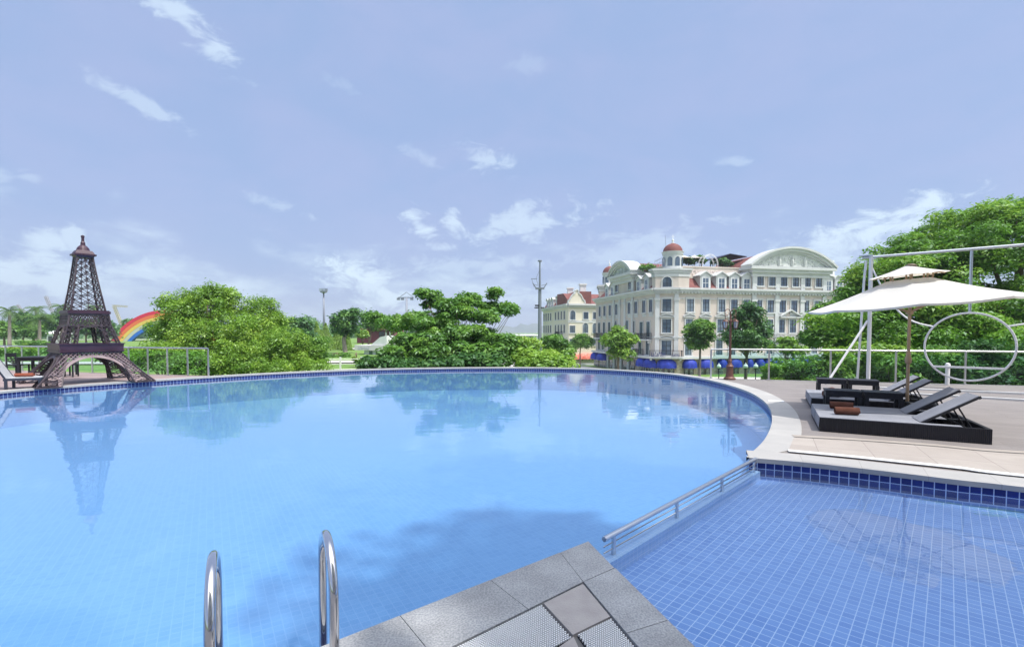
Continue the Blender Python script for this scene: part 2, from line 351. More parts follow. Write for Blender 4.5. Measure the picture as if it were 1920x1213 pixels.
# coping round the big pool
wd = []
for p in big_edge:
    pr = p.x / max(p.y, .5)
    wd.append(.42 if pr > .36 and p.y < 17 else (.42 if p.y < 17.5 and p.x > 5 else .30))
for _ in range(6): wd = [sum(wd[max(i - 2, 0):i + 3]) / len(wd[max(i - 2, 0):i + 3]) for i in range(len(wd))]
wd = [min(x, .04 + (Q - p).length * .42) for x, p in zip(wd, big_edge)]
outer = off(big_edge, wd)
inner_l = off(big_edge, -.03)
M['coping'] = tiles('pale_coping_stone', (.37, .36, .355), (.41, .40, .39), (.27, .26, .26), .6, aspect=1, gw=.012, rough=.7, c3=(.31, .31, .31), namt=.5, nscale=2.5, bump=.2)
def strip_slab(name, A, B, z0, z1, mat, uvf=None):
    mb = MB(); n = len(A)
    a1 = [(p.x, p.y, z1) for p in A]; b1 = [(p.x, p.y, z1) for p in B]; a0 = [(p.x, p.y, z0) for p in A]; b0 = [(p.x, p.y, z0) for p in B]
    mb.ribbon(a1, b1); mb.ribbon(a0, a1); mb.ribbon(b1, b0)
    acc = [0]
    for i in range(1, n): acc.append(acc[-1] + (A[i] - A[i - 1]).length)
    return mb.build(name, mat, uvs=lambda v, i: (acc[i % n], .02 + .5 * ((i // n) in (1, 4, 5))))
k0 = 7 * 4
strip_slab('pool_coping', inner_l[k0:], outer[k0:], -.055, 0, M['coping'])['kind'] = 'structure'
ie = next(i for i, p in enumerate(big_edge) if p.y > 12 and p.x / p.y > .41)
strip_slab('podium_wall', outer[k0:ie], off(outer[k0:ie], .10), -7.0, -.03, M['white'])['kind'] = 'structure'
# coping of the shallow pool, white drain line, stone paving
wl = [G(*p) for p in [(1478, 845.5), (1600, 857), (1700, 867.5), (1800, 878), (1920, 892.5)]]; wl += [Vector((8.0, 4.35, 0)), Vector((9.9, 2.0, 0)), Vector((10, -1.5, 0))]
wline = catmull(wl, 6)
strip_slab('shallow_pool_coping', off(small_edge, -.03), [Vector(p) for p in (catmull([Q + Vector((.25, .55, 0))] + wl[0:1], 6)[:6] + wline)][:len(small_edge)] if False else off(small_edge, .40), -.055, .002, M['coping'])['kind'] = 'structure'
tagd = strip_slab('drain_strip', off(wline, -.06), off(wline, .06), .0045, .012, M['white_plastic']); tag(tagd, 'thin white drain grate curving along the shallow pool coping', 'drain')
pav_top = [G(*p) for p in [(1489, 819), (1600, 825), (1750, 836), (1920, 850)]] + [Vector((9.5, 5.8, 0)), Vector((14, 3.2, 0))]
M['paving'] = tiles('beige_paving', (.35, .31, .285), (.39, .35, .32), (.22, .19, .18), .62, gw=.014, rough=.8, c3=(.31, .275, .25), namt=.6, nscale=3, bump=.2)
lv = Vector((.89, -.46, 0)); wv = Vector((.46, .89, 0))
UVL = lambda v, i: (v.dot(lv), v.dot(wv))
pav = [xy(p) for p in off(wline, .02)] + [(14, -1.5), (14, 3.2)] + [xy(p) for p in pav_top[::-1]]
MB().sheet(pav, .0005).build('stone_paving', M['paving'], uvs=UVL)['kind'] = 'structure'
bord = catmull(pav_top, 6)
MB().ribbon([(p.x, p.y, .0055) for p in off(bord, -.01)], [(p.x, p.y, .0055) for p in off(bord, .14)]).build('paving_border', pbr('beige_border', (.37, .33, .295), .8, col2=(.33, .29, .26), scale=4))['kind'] = 'structure'
MB().ribbon([(p.x, p.y, .008) for p in off(bord, -.035)], [(p.x, p.y, .008) for p in off(bord, -.012)]).build('paving_joint', M['joint'])['kind'] = 'structure'
# timber decks
M['deck'] = tiles('red_grey_decking', (.19, .17, .168), (.23, .207, .202), (.115, .10, .10), .145, aspect=14, gw=.05, rough=.7, offset=.5, c3=(.26, .235, .23), namt=.55, nscale=1.2, bump=.3)
M['deck_left'] = tiles('pink_decking', (.26, .19, .19), (.30, .225, .22), (.16, .115, .115), .145, aspect=14, gw=.05, rough=.7, offset=.5, c3=(.33, .265, .255), namt=.5, nscale=1.2, bump=.3)
mid = off(big_edge, [x * .6 for x in wd])
ir = next(i for i, p in enumerate(big_edge) if p.y > 6 and p.x / p.y > .405 and p.x > 5)
RAIL_R = [Vector((6.85, 17.05, 0)), Vector((15.6, 14.65, 0)), Vector((24, 12.35, 0))]
RAIL_L = [Vector((-10.95, 17.85, 0)), Vector((-16.4, 19.35, 0)), Vector((-24, 21.5, 0)), Vector((-32, 23.8, 0))]
dr = mid[ir - 2:] + off(small_edge, .2) + [Vector((14, -1.5, 0)), Vector((30, 0, 0)), Vector((30, 11, 0)), RAIL_R[2] + Vector((.03, .15, 0)), RAIL_R[1] + Vector((.03, .15, 0)), RAIL_R[0] + Vector((-.2, .2, 0))]
MB().slab([xy(p) for p in dr], -.045, -.012).build('timber_deck', M['deck'], uvs=UVL)['kind'] = 'structure'
il = next(i for i, p in enumerate(big_edge) if p.y > 12 and (p.x / p.y) > -.607)
dl = mid[k0 + 5:il][::-1] + [Vector((-18, 4, 0)), Vector((-34, 4, 0)), RAIL_L[3] + Vector((0, .2, 0)), RAIL_L[2] + Vector((0, .2, 0)), RAIL_L[1] + Vector((0, .2, 0)), RAIL_L[0] + Vector((.1, .25, 0))]
MB().slab([xy(p) for p in dl], -.35, -.012).build('left_timber_deck', M['deck_left'], uvs=lambda v, i: (v.x * .93 + v.y * .37, v.y * .93 - v.x * .37))['kind'] = 'structure'
# raised step lines of the right deck
for a, b in ((G(1650, 727), G(1960, 741)), (G(1700, 738), G(1960, 754))):
    o = MB().bar(a + Vector((0, 0, -.01)), b + Vector((0, 0, .01)), .10, .07).build('deck_step', M['white']); o['kind'] = 'structure'
# near peninsula of granite slabs with two white drain grates
near = [T] + [T + e1 * 7.2, Vector((-8, -2.2, 0)), Vector((-14, -3, 0)), Vector((-14, -6, 0)), Vector((14, -6, 0)), Vector((14, -1.5, 0)), Vector((9, -1.5, 0)), T + e2 * 5.2]
MB().slab([xy(p) for p in near], -.30, -.022).build('near_deck', M['joint'])['kind'] = 'structure'
IC = G(1094, 1090)
def lineL(t): return T + e1 * t
wbl = abs((IC - T).cross(e1).z); wbr = abs((IC - T).cross(e2).z)
f1 = (G(845, 1213) - IC).normalized(); f2 = (G(1198, 1213) - IC).normalized()
def slabq(name, pts, mat, z=0.0, gap=.0025):
    c = sum(pts, Vector()) / len(pts); q = [p + (c - p).normalized() * gap for p in pts]
    MB().slab([xy(p) for p in q], -.04, z).build(name, mat)['kind'] = 'structure'
JL = [T, G(1055, 1037), G(928, 1092), G(755, 1158)]; JI = [IC, IC, G(990, 1141), G(790, 1240)]
tl = [(p - T).dot(e1) for p in JL]
L_out = [T + e1 * t for t in tl] + [T + e1 * (tl[-1] + .62 * k) for k in range(1, 9)]
sL = f1.dot(e1)
def innerL(t): return IC + f1 * t
L_in = [IC, IC, IC + f1 * ((G(990, 1141) - IC).dot(f1))]
while len(L_in) < len(L_out): L_in.append(L_in[-1] + f1 * ((L_out[len(L_in)] - L_out[len(L_in) - 1]).length))
R1 = G(1152, 1064)
slabq('coping_slab', [T, L_out[1], IC, R1], M['granite'])
for i in range(1, len(L_out) - 1):
    slabq('coping_slab', [L_out[i], L_out[i + 1], L_in[i + 1], L_in[i]], M['granite'])
r_t = [(R1 - T).dot(e2), (G(1262, 1160) - T).dot(e2)]; R_out = [T + e2 * r_t[0], T + e2 * r_t[1]]; R_in = [IC, G(1175, 1186)]
for k in range(1, 7): R_out.append(R_out[1] + e2 * (.6 * k)); R_in.append(R_in[1] + f2 * (.6 * k))
for i in range(len(R_out) - 1): slabq('coping_slab', [R_out[i], R_out[i + 1], R_in[i + 1], R_in[i]], M['granite'])
PB = [IC + f1 * (G(1018, 1128) - IC).dot(f1), IC, IC + f2 * (G(1147, 1153) - IC).dot(f2), G(1074, 1189)]
def inset(p): return p
slabq('paving_slab', [PB[0] + (f2 * .01), IC + f1 * .012 + f2 * .012, PB[2] + f1 * .012, PB[3]], M['beige_slab'], -.002)
g_end = PB[3] + (PB[3] - PB[2]).normalized() * .62
sl2 = [PB[3] + f2 * .012, G(1040, 1216), G(1046, 1260), G(1098, 1240)]
slabq('paving_slab', sl2, M['beige_slab'], -.002)
rest = [G(700, 1330), G(1046, 1262), G(1100, 1245), G(1240, 1330), G(1400, 1700), G(300, 1700)]
slabq('paving_slab', [IC + f1 * 1.15 + f2 * .5, IC + f2 * 1.25 + f1 * .62, IC + f2 * 1.25 + f1 * .02, IC + f2 * 4 + f1 * .02, IC + f1 * 4 + f2 * 4, IC + f1 * 6 + f2 * .02, IC + f1 * 1.75 + f2 * .02], M['beige_slab'], -.003)
def grate(label, quad, pitch=.0155):
    q = [p.copy() for p in quad]; o3 = thing('drain_grate', label, 'drain grate', q[0], 0, 'drain grates in the near paving')
    MB().slab([xy(p) for p in q], -.020, -.012).build('grate_base', M['dark'], o3)
    mb = MB(); u = (q[1] - q[0]); v = (q[3] - q[0]); nu = max(2, int(u.length / pitch)); nv = max(2, int(v.length / (pitch * .8)))
    for j in range(nv):
        for i in range(nu):
            s, t = (i + .5 + (.5 if j % 2 else 0)) / nu, (j + .5) / nv
            if s > .99: continue
            p = (q[0] * (1 - s) + q[1] * s) * (1 - t) + (q[3] * (1 - s) + q[2] * s) * t
            a = pitch * .37
            ang = [p + f1.normalized() * a * cx + f1.cross(Vector((0, 0, 1))).normalized() * a * .72 * cy for cx, cy in ((-1, -.5), (0, -1), (1, -.5), (1, .5), (0, 1), (-1, .5))]
            b = len(mb.v); mb.v += [(w_.x, w_.y, -.003) for w_ in ang] + [(w_.x, w_.y, -.012) for w_ in ang]; mb.f.append(tuple(b + k for k in range(6)))
            for k in range(6): mb.f.append((b + k, b + 6 + k, b + 6 + (k + 1) % 6, b + (k + 1) % 6))
    # outward faces
    mb.build('grate_mesh', M['white_plastic'], o3)
    return o3
grate('white perforated drain grate beside the long left granite border', [PB[0] + f1 * .012 + f2 * .012, IC + f1 * 1.2 + f2 * .012, IC + f1 * 1.2 + f2 * .34, PB[3] + f1 * .012 + f2 * .008])
grate('white perforated drain grate beside the right granite border of the corner', [PB[3] + f2 * .012 - f1 * .03, PB[2] + f2 * .012 + f1 * .014, IC + f2 * 1.15 + f1 * .014, IC + f2 * 1.15 + f1 * .26])
# white depth plate on the right coping
pc = G(1455, 752)
tag(MB().slab([xy(pc + lv * a + wv * b) for a, b in ((-.16, -.08), (.16, -.08), (.16, .08), (-.16, .08))], .0015, .006).build('depth_plate', M['white_plastic']), 'small blank white plate set into the pale coping by the loungers', 'marker plate')
# ------------------------------------------------------------------ terrain
def hfun(x, y):
    a = x / max(y, 1.0); r = math.hypot(x, y)
    t = min(max((a + .26) / .26, 0), 1); t = t * t * (3 - 2 * t)
    park = -1.25 - .6 * min(max((r - 60) / 300, 0), 1)
    street = -5.7 - 2.0 * min(max((r - 95) / 60, 0), 1)
    h = park + (street - park) * t
    far = min(max((r - 250) / 400, 0), 1); return h * (1 - far) + -4.0 * far
mb = MB(); rs = [21, 24, 28, 33, 40, 50, 62, 76, 95, 110, 130, 160, 200, 260, 340, 450, 650, 1000, 1700, 3000, 6000]; na = 90
for r_ in rs:
    for k in range(na + 1):
        a = R(-80 + 160 * k / na); x, y = r_ * math.sin(a), r_ * math.cos(a); mb.v.append((x, y, hfun(x, y) if r_ > 21 else hfun(x, y) - .8))
for i in range(len(rs) - 1):
    for k in range(na): q = i * (na + 1) + k; mb.f.append((q, q + 1, q + na + 2, q + na + 1))
M['grass'] = pbr('lawn', (.10, .20, .035), .9, col2=(.17, .27, .06), scale=.6, bump=.5, bscale=3)
mb.build('ground', M['grass'], smooth=True)['kind'] = 'structure'
MB().sheet([(-6000, -3000), (6000, -3000), (6000, 6000), (-6000, 6000)], -9.5).build('ground_base', M['grass'])['kind'] = 'structure'
def drape(pts, wdt, mat, name, lift=.05):
    c = catmull([Vector((p[0], p[1], 0)) for p in pts], 10); A = off(c, wdt / 2); B = off(c, -wdt / 2)
    z = lambda p: (p.x, p.y, hfun(p.x, p.y) + lift)
    MB().ribbon([z(p) for p in B], [z(p) for p in A]).build(name, mat)['kind'] = 'structure'
M['path'] = pbr('pale_paving', (.50, .48, .46), .8, col2=(.42, .40, .39), scale=.5)
M['asphalt'] = pbr('asphalt', (.16, .16, .165), .85, col2=(.22, .215, .22), scale=.4)
drape([(-75, 44), (-40, 44), (-15, 46), (-6, 47)], 3.5, M['path'], 'park_path', .10)
drape([(-140, 88), (-80, 92), (-45, 86), (-20, 80)], 5, M['path'], 'park_path', .15)
drape([(-260, 190), (-120, 180), (-60, 150)], 12, M['path'], 'park_path', .3)
drape([(2, 150), (8, 110), (16, 76), (40, 70), (75, 76)], 17, M['path'], 'street_pavement', .12)
drape([(-2, 90), (8, 70), (30, 60), (75, 62)], 8, M['asphalt'], 'road', .14)
# far hills
rng = random.Random(4)
def ridge(seed, y, x0, x1, peaks, mat):
    n = 220; mb = MB(); rg = random.Random(seed); ph = [rg.uniform(0, 6.28) for _ in range(8)]
    for i in range(n + 1):
        x = x0 + (x1 - x0) * i / n; h = 8
        for (c, wd_, hh) in peaks:
            t = abs(x - c) / wd_; h = max(h, hh * max(0, 1 - t ** 1.8) )
        h += sum(math.sin(x * .006 * (k + 1) + ph[k]) * 7 / (k + 1) for k in range(8)) if h > 9 else 0
        mb.v += [(x, y + 300, -10), (x, y, -10), (x, y + 140, max(h, 2)), ]
    for i in range(n):
        a = i * 3; b = a + 3; mb.f += [(a + 1, b + 1, b + 2, a + 2), (a + 2, b + 2, b, a)]
    mb.build('hills', mat, smooth=True)['kind'] = 'structure'
M['hill'] = pbr('forested_hill', (.07, .11, .07), .95, col2=(.12, .15, .11), scale=.01, bump=.3, bscale=.05)
def hp(px, top, wpx, y): return ((px - CXP) / FPX * y, wpx / FPX * y, EYE + (HYP - top) / FPX * y)
Y = 2600
ridge(1, Y, -2200, 2600, [hp(978, 606, 16, Y), hp(1003, 608, 24, Y), hp(945, 611, 40, Y), hp(905, 613, 40, Y), hp(1050, 612, 40, Y), hp(820, 616, 70, Y), hp(560, 617, 120, Y), hp(250, 618, 150, Y), hp(60, 617, 120, Y), hp(700, 617, 100, Y), hp(1150, 614, 60, Y)], M['hill'])
# ------------------------------------------------------------------ glass railings
GL = glassy('railing_glass', (.80, .91, .89), .01, 1.45, gain=1.0)
def railing(name, label, pts, h, group, step=1.7, first=True):
    o = thing(name, label, 'railing', pts[0], 0, group)
    tp = [p + Vector((0, 0, h)) for p in pts]
    MB().tube(tp, .030, 10).build('top_rail', M['satin_steel'], o, True, angle=50)
    for i in range(len(pts) - 1):
        d = pts[i + 1] - pts[i]; n = max(1, round(d.length / step)); u = d.normalized()
        for k in range(n + (i == len(pts) - 2)):
            p = pts[i] + d * (k / n); nrm = Vector((-u.y, u.x, 0))
            MB().bar(p + Vector((0, 0, -.01)), p + Vector((0, 0, h - .02)), .05, .012 if not first else .035, up=nrm).box(-.05, .05, -.05, .05, -.011, .01, Matrix.Translation(p)).build('post', M['satin_steel'], o)
        for k in range(n):
            a = pts[i] + d * (k / n) + u * .05; b = pts[i] + d * ((k + 1) / n) - u * .05
            MB().bar(a + Vector((0, 0, .06 + (h - .16) / 2)), b + Vector((0, 0, .06 + (h - .16) / 2)), .010, h - .16).build('glass_panel', GL, o)
    return o
railing('glass_railing', 'glass railing with round steel top rail behind the iron tower', RAIL_L[:3], 1.0, 'glass railings round the pool decks', 1.02)
railing('glass_railing', 'long glass railing with steel top rail behind the parasol and loungers', RAIL_R[:3], 1.0, 'glass railings round the pool decks', 1.9)
# ------------------------------------------------------------------ pool ladder rails
ld = thing('pool_ladder', 'polished steel pool ladder with two hooped handrails in the foreground', 'pool ladder', G(630, 1200) + Vector((-.3, -.25, 0)))
def hoop(d0, p0, h):
    d0, p0 = Vector((*d0, 0)), Vector((*p0, 0)); u = (p0 - d0); r = u.length / 2; c = (d0 + p0) / 2; u.normalize()
    pts = [d0 + Vector((0, 0, -.02)), d0 + Vector((0, 0, .2))]
    for k in range(0, 19):
        t = math.pi - math.pi * k / 18; pts.append(c + u * r * math.cos(t) + Vector((0, 0, h - r + r * math.sin(t))))
    pts += [p0 + Vector((0, 0, 0)), p0 + Vector((0, 0, -.85))]
    return pts
H1 = hoop((-.805, 2.20), (-1.005, 2.585), .60); H2 = hoop((-1.205, 1.935), (-1.425, 2.355), .605)
for h_ in (H1, H2):
    MB().tube(h_, .0215, 16).build('handrail', M['steel'], ld, True, angle=50)
    MB().lathe([(.045, 0), (.045, .008), (.026, .02), (.024, .03)], h_[0] + Vector((0, 0, .02)), 16).build('flange', M['steel'], ld, True, angle=40)
for z in (-.32, -.58, -.82): MB().bar(H1[-1] * 1 + Vector((0, 0, .97 + z - .12)), H2[-1] + Vector((0, 0, .97 + z - .12)), .08, .025).build('step', M['satin_steel'], ld)
# ------------------------------------------------------------------ divider rail
dr0 = thing('divider_rail', 'low steel rail dividing the shallow pool from the main pool', 'rail', T)
ra = T + dn * .075 + dv * .10; rb = Q + dn * .10 - dv * .04
MB().tube([ra + Vector((0, 0, .005)), rb + Vector((0, 0, .005))], .021, 12).build('top_rail', M['satin_steel'], dr0, True, angle=50)
for z in (-.055, -.105): MB().tube([ra + Vector((0, 0, z)), rb + Vector((0, 0, z))], .006, 8).build('lower_rail', M['satin_steel'], dr0, True)
for t in (.04, .36, .68, .98):
    p = ra.lerp(rb, t); MB().bar(p + Vector((0, 0, -.16)), p + Vector((0, 0, -.01)), .036, .022, up=dn).build('post', M['satin_steel'], dr0)
# ================================================================== IRON TOWER on the left deck
M['tower'] = pbr('tower_paint', (.042, .030, .037), .5, .1, col2=(.075, .054, .064), scale=5, spec=.5)
M['tower_slab'] = pbr('tower_band_paint', (.034, .012, .028), .45, .1, col2=(.058, .022, .042), scale=2, spec=.6)
M['tower_pale'] = pbr('pale_tower_paint', (.165, .115, .13), .6, .05, col2=(.235, .18, .195), scale=4, spec=.4)  # paler tower paint for the arch panel on one side
TW_C = Vector((-13.62, 15.85, 0)); TW_R = R(53)
tw = thing('lattice_tower', 'dark maroon iron lattice tower replica standing on the pool deck', 'tower', TW_C, TW_R)
def bb(name, mb, mat, parent=tw, smooth=False): return mb.build(name, mat, parent, smooth, world=False)
WB0, WB1, Z1 = 1.42, .72, .98
def wout(z): t = z / Z1; return WB1 + (WB0 - WB1) * ((1 - t) ** 1.25)
def arch(z): a = .86; h = .80; return a * math.sqrt(max(0, 1 - (z / h) ** 2)) if z < h else 0
def rot(k, p): c, s_ = [(1, 0), (0, 1), (-1, 0), (0, -1)][k]; return Vector((p[0] * c - p[1] * s_, p[0] * s_ + p[1] * c, p[2]))
ain = lambda z: .98 - .0 * z if False else (.88 - .30 * (z / Z1))
zs = [0, .16, .32, .48, .62, .76, .9]
for k in range(4):        # four splayed box legs of lattice
    mb = MB()
    fr = lambda x, y, z: rot(k, (x, y, z))
    for i in range(len(zs) - 1):
        z0, z1 = zs[i], zs[i + 1]; o0, o1, a0, a1 = wout(z0), wout(z1), ain(z0), ain(z1)
        c0 = [(o0, o0), (a0, o0), (a0, a0), (o0, a0)]; c1 = [(o1, o1), (a1, o1), (a1, a1), (o1, a1)]
        for j in range(4):
            p0, p1 = fr(*c0[j], z0), fr(*c1[j], z1); q0, q1 = fr(*c0[(j + 1) % 4], z0), fr(*c1[(j + 1) % 4], z1)
            mb.bar(p0, p1, .038); mb.bar(p1, q1, .018)
            if i == 0: mb.bar(p0, q0, .03)
            mb.bar(p0, q1, .014); mb.bar(q0, p1, .014)
            m0, m1, m2, m3 = (p0 + p1) / 2, (q0 + q1) / 2, (p0 + q0) / 2, (p1 + q1) / 2
            if j in (0, 3):
                mb.bar(m0, m3, .012); mb.bar(m0, m2, .012); mb.bar(m1, m3, .012); mb.bar(m1, m2, .012)
    mb.box(-.1, .1, -.1, .1, 0, .012, Matrix.Translation(fr((wout(0) + ain(0)) / 2, (wout(0) + ain(0)) / 2, 0)) @ Matrix.Diagonal((2.6, 2.6, 1, 1)))
    bb('leg', mb, M['tower'])
    # arch panel on this side
    mb = MB(); n = 30; zt = Z1
    def face(x, z, d=0): return rot(k, (x, -(wout(z) + d), z))
    pts = []
    for i in range(n + 1):
        t = math.pi * i / n; pts.append((.86 * math.cos(t), .80 * math.sin(t)))
    band = .085
    for i in range(n):
        (x0, z0), (x1, z1) = pts[i], pts[i + 1]; s0 = 1 + band / .86
        p = [face(x0, z0), face(x1, z1), face(x1 * s0, min(z1 * s0, zt)), face(x0 * s0, min(z0 * s0, zt))]
        dn_ = rot(k, (0, 1, 0)) * .05
        mb.hexa([p[0], p[1], p[1] + dn_, p[0] + dn_, p[3], p[2], p[2] + dn_, p[3] + dn_])
    # perforated web between arch and platform: a sheet with diamond holes made of crossing flats
    zlo = .30; st = .105
    for sgn in (1, -1):
        c = -3.0
        while c < 3.0:
            seg = []
            for q in range(60):
                z = zlo + (zt - zlo) * q / 59; x = c + sgn * z
                if abs(x) < wout(z) - .01 and (abs(x) > (arch(z / 1.08) * 1.06) or z > .86): seg.append((x, z))
                else:
                    if len(seg) > 2: mb.bar(face(*seg[0], .004 * sgn), face(*seg[-1], .004 * sgn), .024, .008, up=rot(k, (0, -1, 0)))
                    seg = []
            if len(seg) > 2: mb.bar(face(*seg[0], .004 * sgn), face(*seg[-1], .004 * sgn), .024, .008, up=rot(k, (0, -1, 0)))
            c += st
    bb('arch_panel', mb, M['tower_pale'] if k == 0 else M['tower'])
def frustum(mb, w0, w1, z0, z1): return mb.hexa([(-w0, -w0, z0), (w0, -w0, z0), (w0, w0, z0), (-w0, w0, z0), (-w1, -w1, z1), (w1, -w1, z1), (w1, w1, z1), (-w1, w1, z1)])
mb = MB(); frustum(mb, .77, .77, .95, .985); frustum(mb, .80, .80, .987, 1.02); frustum(mb, .77, .785, 1.022, 1.21); frustum(mb, .81, .81, 1.212, 1.24)
bb('lower_platform', mb, M['tower_slab'])
def lattice_box(mb, wf, z0, z1, nz_, nx, tb=.03, ts=.014, sub=True):
    for k in range(4):
        f = lambda u, z: rot(k, (u * wf(z), -wf(z), z))
        for j in range(nz_):
            a, b = z0 + (z1 - z0) * j / nz_, z0 + (z1 - z0) * (j + 1) / nz_
            mb.bar(f(-1, b), f(1, b), ts * (.8 if sub else 1.2))
            for i in range(nx):
                u0, u1 = -1 + 2 * i / nx, -1 + 2 * (i + 1) / nx
                mb.bar(f(u0, a), f(u1, b), ts); mb.bar(f(u1, a), f(u0, b), ts)
                mb.bar(f(u0, a), f(u0, b), tb if i == 0 else ts)
                if sub:
                    m_ = f((u0 + u1) / 2, (a + b) / 2); d = rot(k, (0, -.006, 0)); h = .03
                    mb.box(-h, h, -h, h, -h, h, Matrix.Translation(m_) @ Matrix.Rotation(R(45), 4, 'X' if k % 2 else 'Y') @ Matrix.Diagonal((1, .25, 1, 1) if k % 2 == 0 else (.25, 1, 1, 1)))
        mb.bar(f(-1, z0), f(1, z0), ts if sub else tb); mb.bar(f(-1, z1), f(1, z1), ts if sub else tb)
# middle legs and arches
wm = lambda z: .70 - .17 * (z - 1.24) / .55
for k in range(4):
    mb = MB(); zz = [1.24, 1.38, 1.52, 1.66, 1.78]
    for i in range(4):
        z0, z1 = zz[i], zz[i + 1]; o0, o1 = wm(z0), wm(z1); a0, a1 = o0 * .52, o1 * .50
        c0 = [(o0, o0), (a0, o0), (a0, a0), (o0, a0)]; c1 = [(o1, o1), (a1, o1), (a1, a1), (o1, a1)]
        for j in range(4):
            p0, p1 = rot(k, (*c0[j], z0)), rot(k, (*c1[j], z1)); q0, q1 = rot(k, (*c0[(j + 1) % 4], z0)), rot(k, (*c1[(j + 1) % 4], z1))
            mb.bar(p0, p1, .036); mb.bar(p1, q1, .016); mb.bar(p0, q1, .014); mb.bar(q0, p1, .014)
    bb('middle_leg', mb, M['tower'])
mb = MB()
for k in range(4):
    pp = [rot(k, (x, -wm(z), z)) for x, z in [(.36 * math.cos(math.pi * i / 12), 1.50 + .26 * math.sin(math.pi * i / 12)) for i in range(13)]]
    for i in range(12): mb.bar(pp[i], pp[i + 1], .05, .03)
lattice_box(mb, lambda z: .525 - .04 * (z - 1.79) / .36, 1.79, 2.14, 2, 9, .04, .020, False)
bb('middle_band', mb, M['tower'])
mb = MB(); frustum(mb, .505, .505, 2.13, 2.165); frustum(mb, .53, .53, 2.167, 2.24); frustum(mb, .505, .505, 2.242, 2.27)
bb('upper_platform', mb, M['tower_slab'])
mb = MB(); zt0, zt1 = 2.27, 3.98
wt = lambda z: .195 + .225 * (1 - (z - zt0) / (zt1 - zt0)) ** 1.15
lv_ = [zt0 + (zt1 - zt0) * (1 - (1 - i / 8) ** 1.15) for i in range(9)]
for i in range(8): lattice_box(mb, wt, lv_[i], lv_[i + 1], 1, 2, .040, .016, True)
wt2 = lambda z: wt(z) * .74
bb('lattice_shaft', mb, M['tower'])
mb = MB(); frustum(mb, .205, .235, 3.94, 4.0); frustum(mb, .275, .275, 4.002, 4.05); frustum(mb, .24, .215, 4.052, 4.12); frustum(mb, .205, .19, 4.122, 4.16)
bb('top_gallery', mb, M['tower_slab'])
mb = MB(); mb.lathe([(.18, 4.16), (.15, 4.25), (.10, 4.31), (.065, 4.34), (.06, 4.42), (.04, 4.46), (.038, 4.58), (.05, 4.60), (.045, 4.64), (.01, 4.66)], n=16)
bb('spire', mb, M['tower_slab'], smooth=False)
# ================================================================== FURNITURE
M['wicker'] = pbr('black_wicker', (.009, .009, .014), .55, col2=(.016, .016, .024), scale=1, bump=1.0, bscale=1, spec=.4)
# woven ribs: wave bump
_t = M['wicker'].node_tree; _wv = _t.nodes.new('ShaderNodeTexWave'); _wv.inputs['Scale'].default_value = 14; _wv.bands_direction = 'X'; _tc = _t.nodes.new('ShaderNodeTexCoord'); _t.links.new(_tc.outputs['Object'], _wv.inputs['Vector'])
_bp = next(n for n in _t.nodes if n.type == 'BUMP'); _t.links.new(_wv.outputs['Fac'], _bp.inputs['Height']); _bp.inputs['Distance'].default_value = .01
M['sling'] = pbr('grey_sling_fabric', (.25, .26, .30), .75, col2=(.29, .30, .345), scale=3, bump=.5, bscale=260)
M['sling_pale'] = pbr('pale_sling_fabric', (.40, .41, .45), .75, col2=(.46, .47, .51), scale=3, bump=.5, bscale=260)
M['dark_table'] = pbr('dark_wicker_table', (.012, .013, .020), .5, col2=(.02, .021, .03), scale=20, bump=.6, bscale=120)
M['towel'] = pbr('brown_towel', (.13, .045, .028), .95, col2=(.19, .075, .05), scale=9, bump=1.0, bscale=220)
M['towel_red'] = pbr('rust_towel', (.30, .075, .04), .95, col2=(.36, .11, .07), scale=9, bump=1.0, bscale=220)
LRZ = math.atan2(lv.y, lv.x)
def towel(label, p, rz, mat, l=.35, r=.068):
    o = thing('rolled_towel', label, 'towel', p, rz, 'rolled towels on the loungers')
    mb = MB(); pts = []; n = 70
    for i in range(n): 
        t = i / n * 5.2 * math.pi; q = r * (.12 + .88 * i / n); pts.append((q * math.cos(t), q * math.sin(t) + r))
    rg = random.Random(int(p[0] * 100)); k = [rg.uniform(-.008, .008) for _ in pts]
    A = [(-l / 2 + k[i], y, z) for i, (y, z) in enumerate(pts)]; B = [(l / 2 + k[-i - 1], y, z) for i, (y, z) in enumerate(pts)]
    mb.ribbon(A, B); A2 = [(a[0] + .006, a[1] * .9, r + (a[2] - r) * .9) for a in A]
    mb.lathe([(.001, 0), (r * .86, 0), (r * .93, .01), (r * .93, l - .02), (r * .86, l - .008), (.001, l - .008)], n=20)
    c = len(pts) * 2
    for i in range(c, len(mb.v)):
        x, y, z = mb.v[i]; mb.v[i] = (z - l / 2 + .004, x, y + r)
    mb.build('towel_roll', mat, o, True, world=False, angle=60)
    return o
